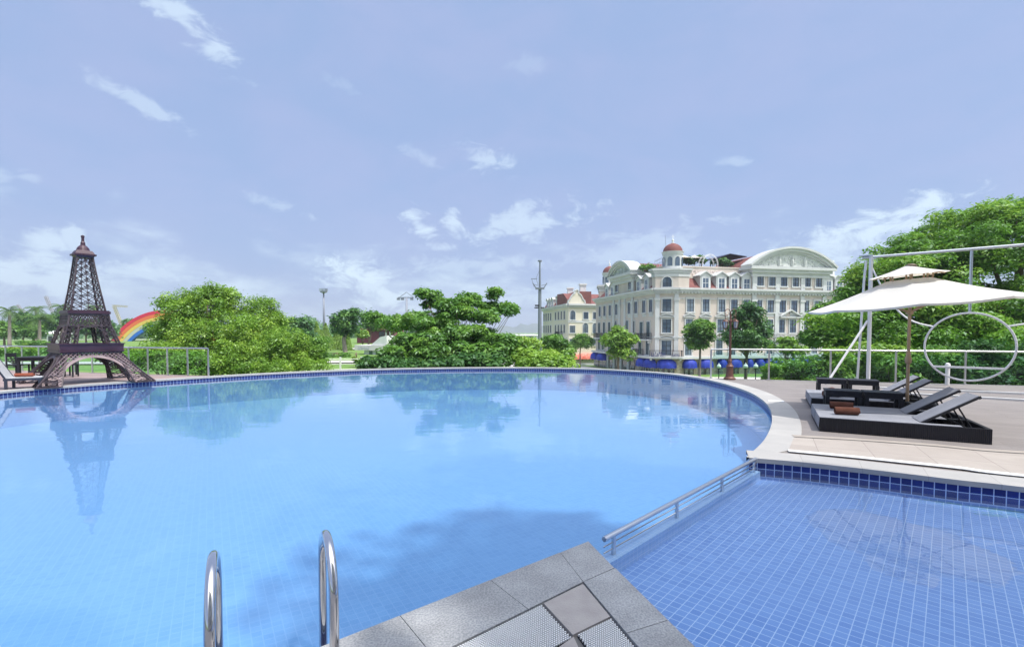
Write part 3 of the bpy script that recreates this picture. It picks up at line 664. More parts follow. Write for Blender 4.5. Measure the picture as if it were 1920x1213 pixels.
def make_lounger(label, origin, head='plain'):
    """wicker platform lounger; origin = front foot corner, x along the length, y across"""
    o = thing('sun_lounger', label, 'sun lounger', origin, LRZ, 'dark wicker sun loungers')
    Lg, W, h = 2.1, .86, .22; t = .05
    mb = MB(); mb.box(0, Lg, 0, t, 0, h).box(0, Lg, W - t, W, 0, h).box(0, t, t + .001, W - t - .001, 0, h).box(Lg - t, Lg, t + .001, W - t - .001, 0, h).box(t + .001, Lg - t - .001, t + .001, W - t - .001, .02, .05)
    mb.build('base', M['wicker'], o, world=False)
    mb = MB(); xs = [0.0, .3, .6, .9, 1.2, 1.32]; n = 8
    A = []
    for i, x in enumerate([-.012, .0] + [1.34 * q / 10 for q in range(1, 11)]):
        for j in range(n + 1):
            y = .012 + (W - .024) * j / n; s_ = -.006 * math.sin(math.pi * j / n)
            A.append((x, y, (h - .16 if i == 0 else h + .012 + s_)))
    b = len(mb.v); mb.v += A
    for i in range(11):
        for j in range(n): q = b + i * (n + 1) + j; mb.f.append((q, q + 1, q + n + 2, q + n + 1)[::-1])
    mb.box(.02, 1.335, .014, W - .014, h - .012, h + .004).box(1.3351, 1.78, .014, .15, h - .006, h + .008).box(1.3351, 1.78, W - .15, W - .014, h - .006, h + .008)
    mb.build('seat', M['sling'], o, True, world=False, angle=40)
    bk = MB(); an = R(33); ln = .80; c, s_ = math.cos(an), math.sin(an)
    Mt = Matrix.Translation((1.33, 0, h + .005)) @ Matrix.Rotation(-an, 4, 'Y')
    bk.box(0, ln, .185, W - .185, -.014, .014, Mt); bo = bk.build('backrest', M['sling'], o, world=False)
    fr = MB(); fr.box(.002, ln + .012, .160, .184, -.022, .008, Mt).box(.002, ln + .012, W - .184, W - .160, -.022, .008, Mt).box(ln - .02, ln + .012, .185, W - .185, -.036, -.0155, Mt)
    fr.build('backrest_frame', M['iron'], bo, world=False)
    tp = Mt @ Vector((.52, 0, -.02))
    br = MB()
    for y in (.24, W - .24):
        br.tube([(tp.x, y, tp.z), (1.98, y, .10)], .012, 6); br.tube([(tp.x - .22, y, tp.z - .14), (1.86, y, .2), (1.98, y, .10)], .010, 6)
    br.tube([(1.98, .06, .10), (1.98, W - .06, .10)], .012, 6).tube([(tp.x, .18, tp.z), (tp.x, W - .18, tp.z)], .012, 6)
    br.build('backrest_stay', M['iron'], o, world=False)
    return o
A0 = Vector((4.985, 7.99, -.012))
l1 = make_lounger('nearest dark wicker sun lounger at the front of the row with raised grey backrest', A0)
l2 = copy_thing(l1, A0 + wv * .875, LRZ, 'wicker sun lounger abutting the nearest one on its far side beside the parasol pole')
B0 = A0 + wv * 2.66 + lv * .06
l3 = copy_thing(l1, B0, LRZ, 'wicker sun lounger directly behind the front pair of side tables')
l4 = copy_thing(l1, B0 + wv * .875, LRZ, 'farthest wicker sun lounger, just in front of the rear side tables')
def side_table(label, p):
    o = thing('side_table', label, 'side table', p, LRZ, 'low dark side tables between loungers'); s_ = .60; h = .48; d = .44
    MB().box(0, s_, 0, d, h - .03, h).box(.01, s_ - .01, .01, d - .01, h - .12, h - .031).build('table_top', M['dark_table'], o, world=False)
    for x in (.0, s_ - .075):
        for y in (0, d - .075): MB().box(x + .005, x + .075, y + .005, y + .075, 0, h - .121).build('leg', M['dark_table'], o, world=False)
    return o
t0 = A0 + wv * (1.95) + lv * .24
tb1 = side_table('low dark side table at the pool end of the front pair of tables', t0)
tb2 = copy_thing(tb1, t0 + lv * .625, LRZ, 'low dark side table of the front pair, next to the parasol pole')
t1 = A0 + wv * (4.62) + lv * .31
copy_thing(tb1, t1, LRZ, 'low dark side table at the pool end of the rear pair of tables')
copy_thing(tb1, t1 + lv * .625, LRZ, 'low dark side table of the rear pair, nearer the steel frame')
zt_ = .22 + .0
towel('brown rolled towel lying nearest the front on the nearest lounger', A0 + lv * .42 + wv * .50 + Vector((0, 0, .226)), LRZ + R(10), M['towel'])
towel('brown rolled towel on the second lounger, in front of the dark table', A0 + lv * .42 + wv * 1.20 + Vector((0, 0, .226)), LRZ + R(2), M['towel'])
towel('brown rolled towel on the farthest lounger, seen end on beside the table', B0 + lv * .42 + wv * 1.10 + Vector((0, 0, .226)), LRZ + R(68), M['towel'])
towel('brown rolled towel half hidden beneath the front side tables', B0 + lv * .40 + wv * .42 + Vector((0, 0, .226)), LRZ + R(10), M['towel'])
# ------------------------------------------------------------------ parasol
M['canvas'] = pbr('cream_canvas', (.72, .71, .69), .85, col2=(.76, .75, .73), scale=2, bump=.1, bscale=200)
_t = M['canvas'].node_tree; _b = next(n for n in _t.nodes if n.type == 'BSDF_PRINCIPLED'); _o = next(n for n in _t.nodes if n.type == 'OUTPUT_MATERIAL')
_tr = _t.nodes.new('ShaderNodeBsdfTranslucent'); _tr.inputs[0].default_value = (.80, .72, .55, 1); _mx = _t.nodes.new('ShaderNodeMixShader'); _mx.inputs[0].default_value = .3
_t.links.new(_b.outputs[0], _mx.inputs[1]); _t.links.new(_tr.outputs[0], _mx.inputs[2]); _t.links.new(_mx.outputs[0], _o.inputs[0])
UC = Vector((7.36, 9.20, -.012)); um = thing('parasol', 'cream canvas parasol with two tiers on a tan wooden pole', 'parasol', UC)
TILT = Matrix.Translation((0, 0, 2.15)) @ Matrix.Rotation(R(-4.0), 4, Vector((.62, .78, 0))) @ Matrix.Rotation(R(3.0), 4, Vector((.78, -.62, 0))) @ Matrix.Translation((0, 0, -2.15))
def canopy(mb, r0, z0, r1, z1, n=8, sub=6, rs_=6, rot0=0.0, sag=.05, val=0.0):
    b = len(mb.v); K = n * sub
    for i in range(rs_ + 1):
        t = i / rs_
        for k in range(K):
            a = 2 * math.pi * k / K + rot0; ph = (k % sub) / sub; c = math.cos(math.pi / n) / math.cos((ph - .5) * 2 * math.pi / n) if True else 1
            rr = r0 + (r1 - r0) * t; zz = z0 + (z1 - z0) * t - sag * math.sin(math.pi * t) * .6 - sag * .6 * t * math.sin(math.pi * ph)
            c2 = c / math.cos(math.pi / n) * math.cos(math.pi / n)
            mb.v.append(tuple(TILT @ Vector((rr * c2 * math.cos(a), rr * c2 * math.sin(a), zz))))
    rows = rs_
    if val:
        for k in range(K):
            x = Vector(mb.v[b + rs_ * K + k]); mb.v.append((x.x * .998, x.y * .998, x.z - val))
        rows += 1
    for i in range(rows):
        for k in range(K):
            q = b + i * K + k; q2 = b + i * K + (k + 1) % K; mb.f.append((q, q + K, q2 + K, q2))
R0 = R(11)
mb = MB(); canopy(mb, .33, 2.575, 1.62, 2.13, rot0=R0, val=.035); cn = mb.build('canopy', M['canvas'], um, True, world=False, angle=50)
mb = MB(); canopy(mb, .03, 2.83, .60, 2.655, rot0=R0, sag=.02, val=.0, rs_=4); mb.build('vent_cap', M['canvas'], um, True, world=False, angle=50)
MB().tube([(0, 0, 0), (0, 0, 1.5), (.01, 0, 2.75)], .027, 12).build('pole', M['wood_pole'], um, True, world=False, angle=50)
MB().lathe([(.035, 1.02), (.05, 1.04), (.052, 1.12), (.035, 1.18), (.034, 1.24)], n=12).build('tilt_collar', M['wood_pole'], um, True, world=False)
MB().lathe([(.05, 2.79), (.09, 2.815), (.10, 2.828), (.05, 2.86), (.01, 2.865)], n=12).build('finial', pbr('bronze_cap', (.16, .12, .08), .5), um, True, world=False)
MB().lathe([(.30, 0), (.30, .05), (.12, .07), (.05, .1), (.05, .3), (.03, .32)], n=24).build('base', M['iron'], um, world=False)
for k in range(8):
    a = R0 + 2 * math.pi * k / 8; c, s_ = math.cos(a), math.sin(a)
    tip = TILT @ Vector((1.58 * c, 1.58 * s_, 2.085)); rt = TILT @ Vector((.05 * c, .05 * s_, 2.60)); md = rt.lerp(tip, .42) - Vector((0, 0, .05))
    rb_ = MB().bar(rt - Vector((0, 0, .02)), tip - Vector((0, 0, .0)), .018, .026).build('rib', M['wood_pole'], um, world=False)
    MB().bar((.04 * c, .04 * s_, 1.98), rt.lerp(tip, .45) - Vector((0, 0, .03)), .014, .02).build('strut', M['wood_pole'], rb_, world=False)
    up_ = TILT @ Vector((  .52 * c, .52 * s_, 2.63)); MB().bar(TILT @ Vector((.04 * c, .04 * s_, 2.79)), up_, .014, .02).bar(TILT @ Vector((.34 * c, .34 * s_, 2.54)), TILT @ Vector((.36 * c, .36 * s_, 2.70)), .03, .012).build('vent_rib', M['wood_pole'], um, world=False)
MB().lathe([(.028, 1.93), (.06, 1.94), (.06, 2.0), (.028, 2.01)], n=12).build('runner', M['wood_pole'], um, world=False)
# ------------------------------------------------------------------ ring swing frame
SP = Vector((11.05, 15.35, -.012)); bd = Vector((2.5, -2.2, 0)).normalized(); bn = Vector((-bd.y, bd.x, 0)); HT = 3.90
sw = thing('swing_frame', 'white steel frame with a top beam and slanting braces behind the parasol', 'swing frame', SP)
E2 = SP + bd * 5.2
def vert(p, h): return [p, p + Vector((0, 0, h))]
for p in (SP, E2):
    MB().tube(vert(p, HT + .06), .055, 12).box(-.12, .12, -.12, .12, 0, .012, Matrix.Translation(p)).build('post', M['white_steel'], sw, True, angle=50)
    MB().tube([p + bn * -.0 + bd * -.12 + Vector((0, 0, 3.8)), p - bd * .16 + Vector((0, 0, 3.3)), p - bd * .28 + Vector((0, 0, 0))], .035, 10).build('side_post', M['white_steel'], sw, True, angle=50)
    f = p - bn * 1.0 - bd * .95
    MB().tube([p + Vector((0, 0, 1.95)) - bd * .05, f], .035, 10).build('brace', M['white_steel'], sw, True, angle=50)
tp_ = SP + Vector((0, 0, HT))
MB().tube([tp_ - bd * .22, E2 + Vector((0, 0, HT)) + bd * .22], .042, 12).build('top_beam', M['satin_steel'], sw, True, angle=50)
MB().bar(tp_ + Vector((0, 0, .06)) - bd * .3, tp_ + Vector((0, 0, .06)) + bd * .05, .14, .03).build('bracket', M['satin_steel'], sw)
RC = SP + bd * 2.27 + Vector((0, 0, 1.19)); RR = .945
rg_ = thing('ring_swing', 'large white steel ring swing with a seat bar hanging from the frame', 'swing', RC)
pr = [RC + bd * RR * math.cos(2 * math.pi * k / 64) + Vector((0, 0, RR * math.sin(2 * math.pi * k / 64))) for k in range(65)]
for s_ in (-.028, .028): MB().tube([p + bn * s_ for p in pr], .027, 10, False).build('ring', M['white_steel'], rg_, True)
zc = -.58; hx = math.sqrt(RR ** 2 - zc ** 2) - .02
MB().bar(RC + bd * -hx + Vector((0, 0, zc)), RC + bd * hx + Vector((0, 0, zc)), .16, .05).build('seat_bar', M['white_steel'], rg_)
MB().tube([RC + Vector((0, 0, RR + .02)), RC + Vector((0, 0, HT - 1.19 - .03))], .034, 10).build('hanger', M['satin_steel'], rg_, True, angle=50)
for s_, base in ((-1, SP), (1, E2)):
    a = base + Vector((0, 0, HT - .25)); b = RC + bd * RR * .80 * s_ + Vector((0, 0, RR * .60)); pts = []
    for i in range(15):
        t = i / 14; p = a.lerp(b, t); p.z -= .62 * math.sin(math.pi * t) ** 1 * (1 - .25 * t); pts.append(p)
    MB().tube(pts, .024, 8).build('rope', M['white_steel'], rg_, True)
# ------------------------------------------------------------------ lamp post on the deck
M['lamp_paint'] = pbr('brown_lamp_paint', (.12, .055, .042), .5, .2, col2=(.16, .08, .065), scale=8)
M['lantern_glass'] = pbr('lantern_glass', (.40, .43, .48), .15, spec=.6)
LP = G(1356.5, 709.5) + Vector((.1, -.25, 0)); LP.z = -.012
lp = thing('lamp_post', 'brown cast iron lamp post with two scrolled lanterns at the pool edge', 'street lamp', LP, R(14))
MB().lathe([(.19, 0), (.19, .05), (.14, .09), (.13, .12), (.115, .2), (.105, .42), (.13, .45), (.09, .49), (.07, .54), (.055, .6), (.075, .63), (.05, .68), (.042, .8), (.036, 1.95), (.05, 1.98), (.034, 2.02), (.03, 2.2)], n=20).build('post', M['lamp_paint'], lp, True, world=False, angle=35)
for s_ in (-1, 1):
    pts = [(0, 0, 2.12)]
    for i in range(15): t = math.pi * (1 - i / 12); pts.append((s_ * (.115 + .105 * math.cos(t)), 0, 2.25 + .12 * math.sin(t)))
    c = pts[-1]
    for i in range(12): t = i / 12 * 1.6 * math.pi; q = .06 * (1 - i / 14); pts.append((c[0] - s_ * .03 + s_ * q * math.cos(-t) - s_ * .02, 0, c[2] - .02 + q * math.sin(-t)))
    MB().tube(pts, .013, 7).tube([(s_ * .03, 0, 1.9), (s_ * .1, 0, 2.02), (s_ * .2, 0, 2.06)], .011, 6).tube([(s_ * .205, 0, 2.26), (s_ * .205, 0, 2.03)], .01, 6).build('scroll_arm', M['lamp_paint'], lp, True, world=False)
    lb = MB().lathe([(.02, 2.03), (.09, 1.97), (.10, 1.955), (.02, 1.95)], (s_ * .205, 0, 0), 6).lathe([(.06, 1.74), (.055, 1.725), (.02, 1.70), (.012, 1.66)], (s_ * .205, 0, 0), 6)
    for k in range(6):
        a = math.pi * k / 3; lb.bar((s_ * .205 + .092 * math.cos(a), .092 * math.sin(a), 1.955), (s_ * .205 + .062 * math.cos(a), .062 * math.sin(a), 1.735), .012)
    lo_ = lb.build('lantern', M['lamp_paint'], lp, world=False)
    MB().lathe([(.05, 1.742), (.08, 1.948)], (s_ * .205, 0, 0), 6).build('lantern_glass', M['lantern_glass'], lo_, world=False)
# ------------------------------------------------------------------ furniture on the left deck
def bk_lounger():
    p0 = G(80, 727) + Vector((-.33, .57, 0)); p0.z = -.012
    o = thing('deck_chaise', 'pale grey chaise lounge with dark frame in front of the iron tower', 'sun lounger', p0, R(210))
    Lg, W, h = 1.95, .66, .30
    M['frame'] = pbr('dark_blue_frame', (.03, .036, .06), .45)
    mb = MB().box(0, .82, 0, .05, h - .06, h).box(0, .82, W - .05, W, h - .06, h).box(0, .05, .051, W - .051, h - .06, h).box(.77, .82, .051, W - .051, h - .06, h); mb.build('frame', M['frame'], o, world=False)
    for x in (.03, .74):
        for y in (.0, W - .06): MB().box(x, x + .06, y, y + .06, 0, h - .061).build('leg', M['frame'], o, world=False)
    MB().box(.04, .78, .04, W - .04, h + .001, h + .02).build('seat', M['sling_pale'], o, world=False)
    Mt = Matrix.Translation((.78, 0, h)) @ Matrix.Rotation(-R(62), 4, 'Y')
    b = MB().box(0, .62, .035, W - .035, -.01, .012, Mt).build('backrest', M['sling_pale'], o, world=False)
    MB().box(0, .66, 0, .034, -.02, .02, Mt).box(0, .66, W - .034, W, -.02, .02, Mt).box(.621, .66, .035, W - .035, -.02, .02, Mt).build('backrest_frame', M['frame'], b, world=False)
    return o, p0
ch, p0 = bk_lounger()
towel('rust red rolled towel lying on the pale chaise lounge at far left', p0 + Vector((-.87, -.5, 0)) * .45 + Vector((.5, -.87, 0)) * .36 + Vector((0, 0, .325)), R(20), M['towel_red'], .42, .055)
tpos = P(78, 668, 17.6); tpos.z = -.012
tt = thing('dining_table', 'dark square dining table behind the iron tower at far left', 'table', tpos, R(15))
MB().box(-.55, .55, -.45, .45, .70, .735).box(-.5, .5, -.4, .4, .60, .699).build('table_top', M['dark_table'], tt, world=False)
for x in (-.5, .43):
    for y in (-.4, .33): MB().box(x, x + .07, y, y + .07, 0, .599).build('leg', M['dark_table'], tt, world=False)
def dchair(label, p, rz):
    o = thing('dining_chair', label, 'chair', p, rz, 'dark chairs round the dining table')
    MB().box(-.22, .22, -.22, .22, .42, .46).build('seat', M['dark_table'], o, world=False)
    mb = MB().box(-.22, .22, .19, .22, .72, .86)
    for z in (.56, .64): mb.box(-.18, .18, .195, .215, z, z + .03)
    mb.box(-.22, -.18, .19, .22, .461, .719).box(.18, .22, .19, .22, .461, .719); mb.build('backrest', M['dark_table'], o, world=False)
    for x in (-.22, .18):
        for y in (-.22, .18): MB().box(x, x + .04, y, y + .04, 0, .419).build('leg', M['dark_table'], o, world=False)
    return o
c1 = dchair('dark dining chair on the tower side of the dining table', tpos + Vector((.85, .1, 0)), R(-70))
copy_thing(c1, tpos + Vector((.2, .75, 0)), R(15), 'dark dining chair on the far side of the dining table by the railing')
copy_thing(c1, tpos + Vector((-.85, .0, 0)), R(100), 'dark dining chair behind the pale chaise lounge backrest')
# ================================================================== BUILDINGS
GZ = -6.4
M['cream'] = pbr('cream_plaster', (.51, .445, .395), .8, col2=(.57, .505, .455), scale=.6, detail=8, stretch=(1, 1, .22))
M['yellow'] = pbr('yellow_cream_plaster', (.61, .57, .46), .8, col2=(.65, .61, .51), scale=.25, detail=8)
M['trim'] = pbr('white_trim', (.55, .565, .57), .7, col2=(.49, .505, .515), scale=.6)
M['roof'] = pbr('red_brown_roof', (.145, .045, .045), .75, col2=(.20, .07, .062), scale=1.2, bump=.5, bscale=6)
M['pane'] = pbr('window_pane', (.055, .085, .135), .08, spec=.8, col2=(.13, .17, .22), scale=.35, lo=.45, hi=.6)  # mottled pane colour imitates varied reflections
M['stone'] = pbr('rubble_stone', (.42, .33, .25), .9, col2=(.62, .54, .45), scale=2.2, bump=.5, bscale=5)
M['awning'] = pbr('blue_awning', (.010, .026, .30), .6, col2=(.014, .042, .40), scale=1.5)
M['red_awning'] = pbr('red_awning', (.60, .07, .04), .7, col2=(.75, .30, .24), scale=3)
M['shop'] = pbr('shop_glass', (.018, .020, .035), .1, spec=.8)
M['frame_white'] = pbr('window_frame', (.62, .64, .66), .5)
M['relief'] = pbr('weathered_relief', (.60, .62, .60), .85, col2=(.48, .50, .49), scale=1.5, bump=1.0, bscale=1.6)
M['sign_blue'] = pbr('navy_lettering', (.02, .02, .14), .5)
class Fac:
    def __init__(s, p0, p1):
        s.p = Vector((*p0, 0)); d = Vector((*p1, 0)) - s.p; s.len = d.length; s.u = d.normalized(); s.n = Vector((s.u.y, -s.u.x, 0))
    def pt(s, a, z, n=0): v = s.p + s.u * a + s.n * n; return Vector((v.x, v.y, z))
    def at(s, px): k = (px - CXP) / FPX; return (k * s.p.y - s.p.x) / (s.u.x - k * s.u.y)
    def zat(s, a, py): q = s.pt(a, 0); return P(0, py, q.y).z
    def box(s, mb, a0, a1, n0, n1, z0, z1): return mb.hexa([s.pt(a0, z0, n1), s.pt(a1, z0, n1), s.pt(a1, z0, n0), s.pt(a0, z0, n0), s.pt(a0, z1, n1), s.pt(a1, z1, n1), s.pt(a1, z1, n0), s.pt(a0, z1, n0)])
def window(f, root, a, z0, w_, h, arch=False, style=1, nb=0.0, mat=None):
    """trim surround with sill as the window part; pane as its child"""
    mb = MB(); t = .16; d = nb + .14
    f.box(mb, a - w_ / 2 - t, a - w_ / 2, nb, d, z0, z0 + h); f.box(mb, a + w_ / 2, a + w_ / 2 + t, nb, d, z0, z0 + h)
    f.box(mb, a - w_ / 2 - t - .1, a + w_ / 2 + t + .1, nb, d + .1, z0 - .22, z0 - .001)
    top = z0 + h
    if arch:
        r = w_ / 2; n = 10; prev = None
        for i in range(n + 1):
            th = math.pi * i / n; p = (a + r * math.cos(th), top + r * math.sin(th)); q = (a + (r + t) * math.cos(th), top + (r + t) * math.sin(th))
            if prev: mb.hexa([f.pt(*p, d), f.pt(*prev[0], d), f.pt(*prev[0], nb), f.pt(*p, nb), f.pt(*q, d), f.pt(*prev[1], d), f.pt(*prev[1], nb), f.pt(*q, nb)])
            prev = (p, q)
    else: f.box(mb, a - w_ / 2 - t, a + w_ / 2 + t, nb, d, top + .001, top + t)
    if style == 2:   # apron under the sill and keystone
        f.box(mb, a - w_ / 2 - .1, a + w_ / 2 + .1, nb, nb + .07, z0 - .75, z0 - .221)
    if style in (3, 4):   # curved or gabled hood
        z1 = top + t + .28; hw = w_ / 2 + t + .32; n = 8; prev = None
        f.box(mb, a - hw, a + hw, nb, d + .16, z1 - .14, z1)
        for i in range(n + 1):
            x = -1 + 2 * i / n; zz = (.42 * math.cos(x * math.pi / 2) if style == 3 else .5 * (1 - abs(x))); p = (a + x * hw, z1 + zz)
            if prev:
                mb.hexa([f.pt(prev[0], prev[1] + .0, d + .2), f.pt(p[0], p[1], d + .2), f.pt(p[0], p[1], nb), f.pt(prev[0], prev[1], nb), f.pt(prev[0], prev[1] + .13, d + .2), f.pt(p[0], p[1] + .13, d + .2), f.pt(p[0], p[1] + .13, nb), f.pt(prev[0], prev[1] + .13, nb)])
            prev = p
    wo_ = mb.build('window', mat or M['trim'], root)
    pb = MB(); zz = nb + .035
    pts = [f.pt(a - w_ / 2, z0, zz), f.pt(a + w_ / 2, z0, zz), f.pt(a + w_ / 2, top, zz)]
    if arch: pts += [f.pt(a + w_ / 2 * math.cos(math.pi * i / 10), top + w_ / 2 * math.sin(math.pi * i / 10), zz) for i in range(1, 10)]
    pts.append(f.pt(a - w_ / 2, top, zz)); pb.add(pts, [tuple(range(len(pts)))]); pb.build('pane', M['pane'], wo_)
    fb = MB(); f.box(fb, a - .035, a + .035, nb + .036, nb + .075, z0, top + (w_ / 2 if arch else 0)); 
    for q in (.33, .66): f.box(fb, a - w_ / 2, a - .036, nb + .036, nb + .07, z0 + h * q - .025, z0 + h * q + .025); f.box(fb, a + .036, a + w_ / 2, nb + .036, nb + .07, z0 + h * q - .025, z0 + h * q + .025)
    f.box(fb, a - w_ / 2, a - w_ / 2 + .06, nb + .037, nb + .08, z0, top); f.box(fb, a + w_ / 2 - .06, a + w_ / 2, nb + .037, nb + .08, z0, top)
    fb.build('glazing_bar', M['iron'], wo_)
    return wo_
def awning(f, root, a, w_, zb, zt, mat, dep=1.25):
    mb = MB(); n, m_ = 28, 7; b = 0
    for j in range(m_ + 1):
        e = (math.pi / 2) * j / m_
        for i in range(n + 1):
            th = math.pi * i / n; rip = 1 - .05 * abs(math.cos(th * 4.5)); ce = math.cos(e) ** .75
            mb.v.append(tuple(f.pt(a - w_ / 2 * math.cos(th) * max(ce, .45 * 0 + ce) * rip, zb + (zt - zb) * math.sin(e), .02 + dep * (math.sin(th) ** .7) * ce * rip)))
    for i in range(n + 1):
        x, y, z = mb.v[i]; mb.v.append((x, y, zb - .32 - .10 * abs(math.sin(math.pi * i / n * 4.5))))
    for j in range(m_):
        for i in range(n): q = j * (n + 1) + i; mb.f.append((q, q + 1, q + n + 2, q + n + 1))
    o_ = (m_ + 1) * (n + 1)
    for i in range(n): mb.f.append((o_ + i, o_ + i + 1, i + 1, i))
    return mb.build('awning', mat, root, True, angle=40)
def balcony(f, root, a0, a1, z, iron=True, dep=1.0):
    mb = MB(); f.box(mb, a0 - .1, a1 + .1, .02, dep, z - .25, z); f.box(mb, a0 + .1, a0 + .4, .02, dep * .6, z - .7, z - .251); f.box(mb, a1 - .4, a1 - .1, .02, dep * .6, z - .7, z - .251)
    b = mb.build('balcony', M['trim'], root); rl = MB(); t = .03 if iron else .10
    f.box(rl, a0, a1, dep - .1, dep - .02, z + 1.0, z + 1.07); f.box(rl, a0, a0 + .08, .03, dep - .101, z + 1.0, z + 1.07); f.box(rl, a1 - .08, a1, .03, dep - .101, z + 1.0, z + 1.07)
    x = a0 + .02
    while x < a1: f.box(rl, x, x + t, dep - .08, dep - .045, z + .001, z + .999); x += .16 if iron else .3
    y = .05
    while y < dep - .12: f.box(rl, a0 + .01, a0 + .05, y, y + t, z + .001, z + .999); f.box(rl, a1 - .05, a1 - .01, y, y + t, z + .001, z + .999); y += .16 if iron else .3
    rl.build('balustrade', M['iron'] if iron else M['trim'], b)
def text(body, f, a0, z, n, size, mat, parent, depth=.05, width=None, shear=0, name='lettering'):
    cu = bpy.data.curves.new('lettering', 'FONT'); cu.body = body; cu.size = size; cu.extrude = depth; cu.shear = shear
    o = bpy.data.objects.new('tmp', cu); COL.objects.link(o); bpy.context.view_layer.update(); me = bpy.data.meshes.new_from_object(o); bpy.data.objects.remove(o)
    xs = [v.co.x for v in me.vertices]; k = (width / (max(xs) - min(xs))) if width else 1
    mb = MB(); mb.v = [tuple(f.pt(a0 + (v.co.x - min(xs)) * k, z + v.co.y, n + v.co.z)) for v in me.vertices]; mb.f = [tuple(p.vertices) for p in me.polygons]
    return mb.build(name, mat, parent)
# ---------------------------------------------------------------- main building (cream, domed corner)
A_, B_, C_, D_ = (19.0, 112.5), (24.4, 84.7), (28.1, 84.0), (70.0, 93.4)
FL, FC, FR = Fac(A_, B_), Fac(B_, C_), Fac(C_, D_)
mbd = thing('corner_building', 'cream classical building with red mansard roof, domed corner turret and blue awnings', 'building', (30, 92, GZ))
BW = [A_, B_, C_, D_, (66, 112), (34, 118)]
ZC = 8.05
MB().slab([A_, B_, C_, D_, (66.5, 110), (22.5, 118)][::1], -2.9, ZC).build('wall', M['cream'], mbd)
MB().slab([(A_[0] + .1, A_[1]), (B_[0] + .1, B_[1] + .1), (C_[0], C_[1] + .1), (D_[0], D_[1] + .1), (66.3, 109.8), (22.6, 117.8)], GZ - 1.5, -2.901).build('ground_floor', M['stone'], mbd)
def course(fs, z0, z1, d, ext0=0, ext1=0):
    mb = MB()
    for f in fs: f.box(mb, -d * .35, f.len + d * .35, -.1, d + .003 * fs.index(f), z0, z1 - .003 * fs.index(f))
    return mb
FS = [FL, FC, FR]
course(FS, ZC, ZC + .28, .25).build('cornice', M['trim'], mbd); course(FS, ZC + .281, ZC + .62, .55).build('cornice', M['trim'], mbd); course(FS, ZC + .621, ZC + .95, .85).build('cornice', M['trim'], mbd)
mb = MB()
for f in (FC, FR):
    x = .3
    while x < f.len - .3: f.box(mb, x, x + .28, .26, .50, ZC + .02, ZC + .275); x += .62
mb.build('dentil_row', M['trim'], mbd)
course(FS, 7.15, 7.30, .08).build('string_course', M['trim'], mbd)
course(FS, .55, .75, .06).build('string_course', M['trim'], mbd)
course(FS, -3.0, -2.6, .95).build('ledge', M['trim'], mbd)
def pil(f, a, w_=.8, z0=-2.9, z1=ZC, d=.20):
    mb = MB(); f.box(mb, a - w_ / 2, a + w_ / 2, .0, d, z0, z1); f.box(mb, a - w_ / 2 - .12, a + w_ / 2 + .12, 0, d + .1, z1 - .45, z1 - .001) if False else None
    f.box(mb, a - w_ / 2 - .15, a + w_ / 2 + .15, .001, d + .12, z0 + .001, z0 + 1.1); f.box(mb, a - w_ / 2 - .12, a + w_ / 2 + .12, .001, d + .1, .56, .9); f.box(mb, a - w_ / 2 - .12, a + w_ / 2 + .12, .001, d + .12, 6.9, 7.35)
    mb.build('pilaster', M['trim'], mbd)
pil(FC, .35, .7); pil(FC, FC.len - .3, .7)
for px in (1412, 1455, 1502, 1543): pil(FR, FR.at(px), .85)
for px in (1151, 1162, 1172, 1186): pil(FL, FL.at(px), .7)
# windows, right front
WW, WH = 1.32, 2.3
for px in (1293, 1322, 1351.7, 1375, 1398, 1421, 1443, 1465.5, 1487, 1509, 1530, 1556, 1580): window(FR, mbd, FR.at(px), 5.0, WW, WH, style=2)
for px in (1291, 1321, 1350, 1373, 1396): window(FR, mbd, FR.at(px), 1.45, WW, 2.3, style=4)
for px in (1420, 1442, 1464, 1485): window(FR, mbd, FR.at(px), 1.45, WW, 2.3, style=1)
for px in (1507, 1529, 1556): window(FR, mbd, FR.at(px), 1.45, WW, 2.3, style=3)
for px in (1290, 1348, 1372, 1398): window(FR, mbd, FR.at(px), -2.4, 1.25, 2.75, style=3)
for px in (1442, 1461, 1483, 1504, 1526): window(FR, mbd, FR.at(px), -2.3, 1.25, 2.3, style=1)
a0, a1 = FR.at(1457), FR.at(1500); mb = MB(); zp = 4.05
FR.box(mb, a0 + .3, a1 - .3, .02, .55, zp, zp + .22)
for s_ in (0, 1):
    c = (a0 + a1) / 2; e = a0 + .2 if s_ == 0 else a1 - .2
    mb.hexa([FR.pt(min(e, c), zp + .22 + (1.1 if c < e else 0), .6), FR.pt(max(e, c), zp + .22 + (0 if c < e else 1.1), .6), FR.pt(max(e, c), zp + .22 + (0 if c < e else 1.1), .02), FR.pt(min(e, c), zp + .22 + (1.1 if c < e else 0), .02)] + [FR.pt(min(e, c), zp + .42 + (1.1 if c < e else 0), .6), FR.pt(max(e, c), zp + .42 + (0 if c < e else 1.1), .6), FR.pt(max(e, c), zp + .42 + (0 if c < e else 1.1), .02), FR.pt(min(e, c), zp + .42 + (1.1 if c < e else 0), .02)])
mb.build('pediment', M['trim'], mbd)
balcony(FR, mbd, a0 - .5, a1 + .3, .1, False, 1.2)
# corner windows
cx = FC.len / 2
window(FC, mbd, cx, 5.0, 1.45, 2.3, style=2); window(FC, mbd, cx, 1.45, 1.45, 2.3, style=4); window(FC, mbd, cx, -2.4, 1.6, 2.5, style=3)
